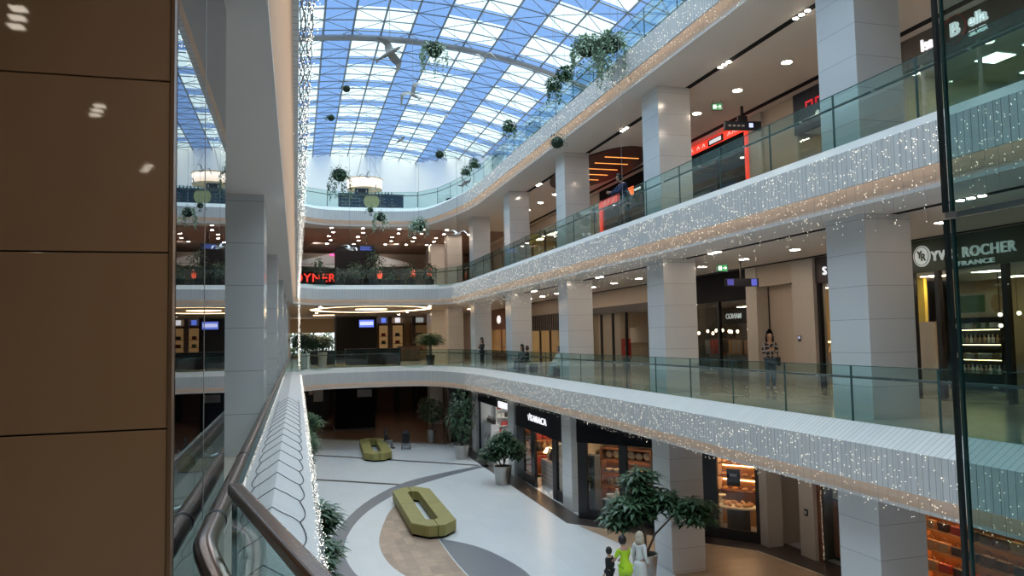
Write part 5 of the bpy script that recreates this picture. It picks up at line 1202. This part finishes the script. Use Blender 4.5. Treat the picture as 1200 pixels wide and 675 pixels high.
# ------------------------------------------------------------------ people
def skin_mesh(name, verts, edges, radii, mt, parent, sub=2):
    me = bpy.data.meshes.new(name); me.from_pydata([tuple(v) for v in verts], edges, []); me.materials.append(M[mt] if isinstance(mt, str) else mt)
    o = bpy.data.objects.new(name, me); C.objects.link(o)
    if parent: o.parent = parent
    md = o.modifiers.new('skin', 'SKIN'); md.use_smooth_shade = True; md.branch_smoothing = .6
    if not me.skin_vertices: bpy.context.view_layer.update()
    sv = me.skin_vertices[0].data
    for i, r in enumerate(radii): sv[i].radius = (r, r) if not isinstance(r, tuple) else r; sv[i].use_root = (i == 0)
    s = o.modifiers.new('sub', 'SUBSURF'); s.levels = sub; s.render_levels = sub
    return o
def chain(V, E, Rr, start, pts):
    last = start
    for p, r in pts:
        V.append(Vector(p)); Rr.append(r)
        if last is not None: E.append((last, len(V)-1))
        last = len(V)-1
    return last
def person(label, loc, rz, H, pose, top, bottom, hair='hair', longhair=False, shoes='shoe', scarf=None, robe=False, group=None):
    """joints in units of body height, facing +y; pose gives hips height, knees, ankles, elbows, wrists, lean"""
    t = thing('person', label, 'person', Vector(loc)+Vector((0,0,.016)), rz, group)
    hz = pose.get('hip', .52); lean = pose.get('lean', 0); up = Vector((0, math.sin(lean), math.cos(lean))); fw = Vector((0, math.cos(lean), -math.sin(lean)))
    hip = Vector((0, pose.get('hipy', 0), hz))
    S = lambda h, x=0, f=0: hip+up*h+Vector((x,0,0))+fw*f
    chest, neck, head0 = S(.20), S(.305), S(.36, 0, .012); hd = pose.get('head', (0,0)); 
    V, E, Rr = [], [], []
    root = chain(V, E, Rr, None, [(hip, .070)])
    c = chain(V, E, Rr, root, [(S(.09), .062), (chest, .074), (S(.265), .060), (neck, .030), (S(.345,0,.008), .036), (S(.385,0,.014), .056), (S(.425,0,.012), .055), (S(.455,0,.006), .034)])
    ci = V.index(S(.265)) if False else 3
    for sd in (-1, 1):
        k = 'L' if sd < 0 else 'R'
        sh = S(.27, sd*.095); el = Vector(pose['elbow'+k]); wr = Vector(pose['wrist'+k]); hdv = Vector(pose.get('hand'+k, wr+(wr-el).normalized()*.05))
        a = chain(V, E, Rr, ci, [(sh, .032), (sh.lerp(el,.5), .026), (el, .022), (el.lerp(wr,.4), .021), (wr, .0145)])
        d = (hdv-wr).normalized(); palm = wr+d*.028; a = chain(V, E, Rr, a, [(palm, .0165)])
        side = d.cross(Vector((sd,0,0))); side = side.normalized() if side.length > .1 else Vector((0,1,0)); nrm = d.cross(side)
        for q, (off, l) in enumerate(((-.013,.042),(-.0045,.047),(.0045,.044),(.013,.034))):
            b = palm+side*off+d*.016; chain(V, E, Rr, a, [(b, .0058), (b+d*l*.5, .0052), (b+d*l*.8+nrm*sd*.008+Vector((0,0,-.004)), .0045)])
        b = palm-d*.004-side*.018; chain(V, E, Rr, a, [(b, .0062), (b-side*.012+d*.018, .0055), (b-side*.014+d*.032, .0046)])
        hp = hip+Vector((sd*.048,0,-.015)); kn = Vector(pose['knee'+k]); an = Vector(pose['ankle'+k])
        l = chain(V, E, Rr, root, [(hp, .056), (hp.lerp(kn,.5), .046), (kn, .034), (kn.lerp(an,.35), .033), (an, .020)])
        chain(V, E, Rr, l, [(an+Vector((0,.02,-.022)), .020), (an+Vector((0,.075,-.028)), .016)])
    sc = lambda L_: [v*H for v in L_]
    def rs(L_): return [r*H for r in L_]
    body = skin_mesh('body', sc(V), E, rs(Rr), 'skin', t)
    hc = S(.405, 0, .012)*H
    for x in (-.019,.019): mb = MB(); mb.ell(hc+Vector((x*H,0,0))+fw*.050*H+up*.004*H, (.007*H,.004*H,.005*H), 8, 6); mb.build('eye', 'black', t)
    mb = MB(); mb.ell(hc+fw*.057*H-up*.010*H, (.007*H,.010*H,.013*H), 8, 6); mb.build('nose', 'skin', t, smooth=True)
    mb = MB(); mb.ell(hc+fw*.050*H-up*.030*H, (.014*H,.005*H,.004*H), 8, 6); mb.build('mouth', 'brown_leather', t)
    for x in (-1,1): mb = MB(); mb.ell(hc+Vector((x*.055*H,0,0)), (.006*H,.011*H,.017*H), 8, 6); mb.build('ear', 'skin', t)
    # hair or scarf: a shell around the back and top of the head
    mb = MB(); N = 14
    def cap(c0, rx, ry, rz_, open_front):
        bmq = []
        for i in range(11):
            th = PI*i/13; row = []
            for j in range(N+1):
                span = (2*PI-open_front*min(1, i/4)); a = -PI/2-span/2+span*j/N
                row.append(mb.bm.verts.new(c0+Vector((rx*math.sin(th)*math.cos(a),0,0))+fw*(ry*math.sin(th)*math.sin(a))+up*(rz_*math.cos(th))))
            bmq.append(row)
        for i in range(10):
            for j in range(N): mb.bm.faces.new((bmq[i][j],bmq[i][j+1],bmq[i+1][j+1],bmq[i+1][j]))
    cap(hc-fw*.004*H+up*.004*H, .066*H, .070*H, (.082 if not longhair else .125)*H, 1.9)
    if longhair or scarf:
        for k in range(9):
            a = PI+PI*(k/8); p0 = hc+Vector((.052*H*math.cos(a),0,0))+fw*(.05*H*math.sin(a)); mb.tube([p0, p0-up*.07*H-fw*.006*H, p0-up*(.13+.02*math.sin(k))*H-fw*.004*H], [.022*H,.022*H,.012*H], 6)
    mb.build('headscarf' if scarf else 'hair', scarf or hair, t, smooth=True)
    # clothing
    V2, E2, R2 = [], [], []
    r0 = chain(V2, E2, R2, None, [(S(-.13 if pose.get('long') else -.02), .136 if pose.get('long') else .080)])
    if pose.get('long'): r0 = chain(V2, E2, R2, r0, [(S(-.03), .132)])
    chain(V2, E2, R2, r0, [(S(.09), .071), (chest, .082), (S(.265), .068), (S(.298), .040)])
    for sd in (-1, 1):
        k = 'L' if sd < 0 else 'R'; sh = S(.27, sd*.095); el = Vector(pose['elbow'+k]); wr = Vector(pose['wrist'+k])
        pts = [(sh, .040), (sh.lerp(el,.5), .035)]
        if pose.get('short'): pts += [(sh.lerp(el,.8), .034)]
        else: pts += [(el, .030), (el.lerp(wr,.5), .027), (el.lerp(wr,.93), .021)]
        chain(V2, E2, R2, 4 if pose.get('long') else 3, pts)
    skin_mesh('top', sc(V2), E2, rs(R2), top, t)
    V3, E3, R3 = [], [], []
    r0 = chain(V3, E3, R3, None, [(hip+Vector((0,0,.04)) if robe else hip+Vector((0,0,.02)), .104 if robe else .077)])
    if robe:
        chain(V3, E3, R3, r0, [(hip+Vector((0,0,-.08)), .118), (hip+Vector((0,0,-.2)), .120), (hip+Vector((0,0,-.33)), .124), (hip+Vector((0,0,-.47)), .130)])
    else:
        for sd in (-1, 1):
            k = 'L' if sd < 0 else 'R'; hp = hip+Vector((sd*.048,0,-.015)); kn = Vector(pose['knee'+k]); an = Vector(pose['ankle'+k])
            chain(V3, E3, R3, r0, [(hp, .062), (hp.lerp(kn,.5), .053), (kn, .042), (kn.lerp(an,.5), .038), (kn.lerp(an,.95), .032)])
    skin_mesh('robe' if robe else 'trousers', sc(V3), E3, rs(R3), bottom, t)
    for sd in (-1, 1):
        an = Vector(pose['ankle'+('L' if sd < 0 else 'R')])*H
        mb = MB(); mb.ell(an+Vector((0,.035*H,-.012*H)), (.027*H,.075*H,.026*H), 12, 8); mb.build('shoe', shoes, t, smooth=True)
    return t
STAND = dict(kneeL=(-.05,.01,.28), kneeR=(.05,.01,.28), ankleL=(-.055,-.01,.038), ankleR=(.055,-.01,.038), elbowL=(-.125,-.02,.62), elbowR=(.125,-.02,.62), wristL=(-.13,.04,.49), wristR=(.13,.04,.49))
PHONE = dict(STAND, elbowL=(-.12,.03,.635), elbowR=(.12,.03,.635), wristL=(-.03,.15,.70), wristR=(.035,.15,.69))
SIT = dict(hip=.29, hipy=-.02, kneeL=(-.06,.22,.285), kneeR=(.06,.22,.285), ankleL=(-.06,.22,.038), ankleR=(.06,.23,.038), elbowL=(-.12,.06,.40), elbowR=(.12,.06,.40), wristL=(-.05,.19,.36), wristR=(.05,.19,.36))
LEAN = dict(STAND, lean=R(24), elbowL=(-.13,.26,.60), elbowR=(.13,.26,.60), wristL=(-.04,.37,.605), wristR=(.05,.37,.605))
PUSH = dict(STAND, lean=R(8), short=True, long=True, elbowL=(-.13,.10,.62), elbowR=(.12,.09,.62), wristL=(-.10,.24,.56), wristR=(.09,.24,.56), kneeL=(-.05,.06,.28), ankleL=(-.055,.05,.038), ankleR=(.055,-.10,.05), kneeR=(.05,-.02,.28))
# woman with a phone before the recess
p = at_z(904, 457, Z1)
t = person('woman in a plaid jacket and jeans looking at her phone by the wall recess', (p.x,p.y,Z1), R(155), 1.66, PHONE, 'plaid', 'denim', longhair=True)
mb = MB(); mb.box((-.035,.27,1.14), (.045,.282,1.29)); q = mb.build('phone', 'black', None, smooth=False); q.location = t.location; q.rotation_euler = t.rotation_euler; tag(q, 'dark phone held up by the woman in the plaid jacket', 'phone')
t2 = thing('shoulder_bag', 'dark bag hanging at the side of the woman in plaid', 'bag', (p.x-.02,p.y-.02,Z1), R(155))
mb = MB(); mb.box((-.27,-.07,.70), (-.19,.17,.95)); mb.build('bag_body', 'black_cloth', t2, bevel=.02); mb = MB(); mb.tube([(-.23,-.02,.94),(-.21,0,1.2),(-.15,.02,1.37)], .012, 6); mb.build('strap', 'black', t2)
# people behind the lowest gallery glass
def stool(label, x, y, z, rz, w_=1.2):
    t = thing('gallery_bench', label, 'bench', (x,y,z), rz)
    mb = MB(); mb.box((-w_/2,-.28,.38), (w_/2,.22,.46)); mb.build('seat', 'olive', t, bevel=.02)
    for a in (-w_/2+.08, w_/2-.08): mb = MB(); mb.box((a-.04,-.24,0), (a+.04,.18,.38)); mb.build('leg', 'black', t)
person('dark clothed person standing by the far column behind the lowest gallery glass', (10.55,44.3,Z1), R(115), 1.62, PHONE, 'black_cloth', 'black_cloth', longhair=True, shoes='black')
stool('low bench behind the lowest gallery glass beside the fourth column', 10.72,35.75,Z1, R(95), 1.7)
person('seated woman in a pale grey top behind the lowest gallery glass', (10.6,36.15,Z1), R(100), 1.62, SIT, 'grey_cloth', 'denim', longhair=True)
person('seated person in black beside the woman in the pale top', (10.6,35.35,Z1), R(80), 1.60, SIT, 'black_cloth', 'black_cloth', shoes='black')
stool('low bench beside the pale third column behind the lowest gallery glass', 10.62,30.4,Z1, R(95), 1.1)
person('person in white seated beside the third column behind the lowest gallery glass', (10.5,30.4,Z1), R(95), 1.60, SIT, 'white_cloth', 'white_cloth')
# man leaning on the middle gallery rail
p = at_x(734, 235, 10.22)
person('man in a navy jacket with pale sleeves stripe leaning on the middle gallery rail', (10.28,p.y,Z2), R(92), 1.74, LEAN, 'navy_cloth', 'black_cloth', shoes='black')
# group on the ground floor
pw = at(733, 668, 18.7)
wpos = Vector((pw.x,18.7,Z0))
person('woman in a bright lime green shirt seen from behind at the bottom of the view', wpos, R(12), 1.62, PUSH, 'lime', 'lime', shoes='black')
pc = at(717, 672, 18.9); person('small dark haired child in black beside the woman in lime', (pc.x,19.05,Z0), R(35), 1.28, STAND, 'black_cloth', 'black_cloth', shoes='black')
pv = at(751, 660, 19.0); person('person in a long white robe and beige headscarf in front of the planter', (pv.x,19.05,Z0), R(-60), 1.60, STAND, 'white_cloth', 'white_cloth', scarf='cream_cloth', robe=True)
# person on the far bench with a pushchair
person('dark clothed person seated on the end of the far bench', (5.38,48.9,Z0), R(-80), 1.62, SIT, 'black_cloth', 'grey_cloth', longhair=True, shoes='black')
t = thing('pushchair', 'black pushchair standing beside the far bench', 'pushchair', (6.55,48.4,Z0), R(170))
for x in (-.25,.25):
    for y in (-.3,.32):
        mb = MB(); mb.lathe([(.05,-.02),(.11,-.02),(.11,.02),(.05,.02)], (x,y,.115), 16, mx=Matrix.Rotation(PI/2, 4, 'Y')); mb.build('wheel', 'black', t)
    mb = MB(); mb.tube([(x,-.3,.12),(x,.05,.55),(x,.42,1.02)], .016, 6); mb.tube([(x,.32,.12),(x,.05,.55)], .016, 6); mb.build('frame', 'dark_steel', t)
mb = MB(); mb.box((-.22,-.22,.42), (.22,.15,.5)); mb.build('seat', 'black_cloth', t, bevel=.02)
mb = MB(); mb.box((-.22,.12,.48), (.22,.22,.98)); mb.build('backrest', 'black_cloth', t, bevel=.02)
mb = MB(); mb.ell((0,.05,.95), (.26,.30,.22), 14, 8); mb.build('hood', 'black_cloth', t, smooth=True)
mb = MB(); mb.tube([(-.25,.42,1.02),(.25,.42,1.02)], .018, 8); mb.build('handle', 'black', t); mb = MB(); mb.box((-.18,-.1,.2), (.18,.2,.36)); mb.build('basket', 'grey_cloth', t)
mb = MB(); mb.box((-.12,-.28,.86), (.12,-.22,1.0)); mb.build('cover', 'white_cloth', t)

for x in (1.2, 7.6):  # unseen fill spots added to brighten the white canopy
    l = bpy.data.lights.new('canopy_fill', 'SPOT'); l.energy = 260; l.spot_size = R(95); l.spot_blend = .6; l.color = (1,.93,.86); l.shadow_soft_size = .08
    o = bpy.data.objects.new('canopy_fill', l); C.objects.link(o); o.location = (x,58.6,FZ[3]-SOF-.12); o.rotation_euler = (Vector((4.35,63.3,FZ[2]+2.9))-o.location).to_track_quat('-Z','Y').to_euler()

# ------------------------------------------------------------------ sky light and output look
w = bpy.data.worlds.new('overcast sky'); SC.world = w; w.use_nodes = True
bg = w.node_tree.nodes['Background']; bg.inputs['Color'].default_value = (.90, .97, 1, 1); bg.inputs['Strength'].default_value = 1.55
sl = bpy.data.lights.new('overcast_daylight', 'SUN'); sl.energy = 11; sl.angle = R(110); sl.color = (1, .86, .73); so = bpy.data.objects.new('overcast_daylight', sl); C.objects.link(so); so.location = (4,30,40); so.rotation_euler = (R(-8), R(6), 0)
SC.view_settings.view_transform = 'Standard'; SC.view_settings.look = 'None'; SC.view_settings.gamma = 1; SC.view_settings.exposure = .2
SC.view_settings.use_curve_mapping = False
cy = SC.cycles
cy.use_denoising = True; cy.max_bounces = 10; cy.diffuse_bounces = 5; cy.glossy_bounces = 5; cy.transmission_bounces = 6; cy.transparent_max_bounces = 40
cy.sample_clamp_indirect = 6; cy.sample_clamp_direct = 0; cy.caustics_reflective = False; cy.caustics_refractive = False
cy.use_light_tree = True
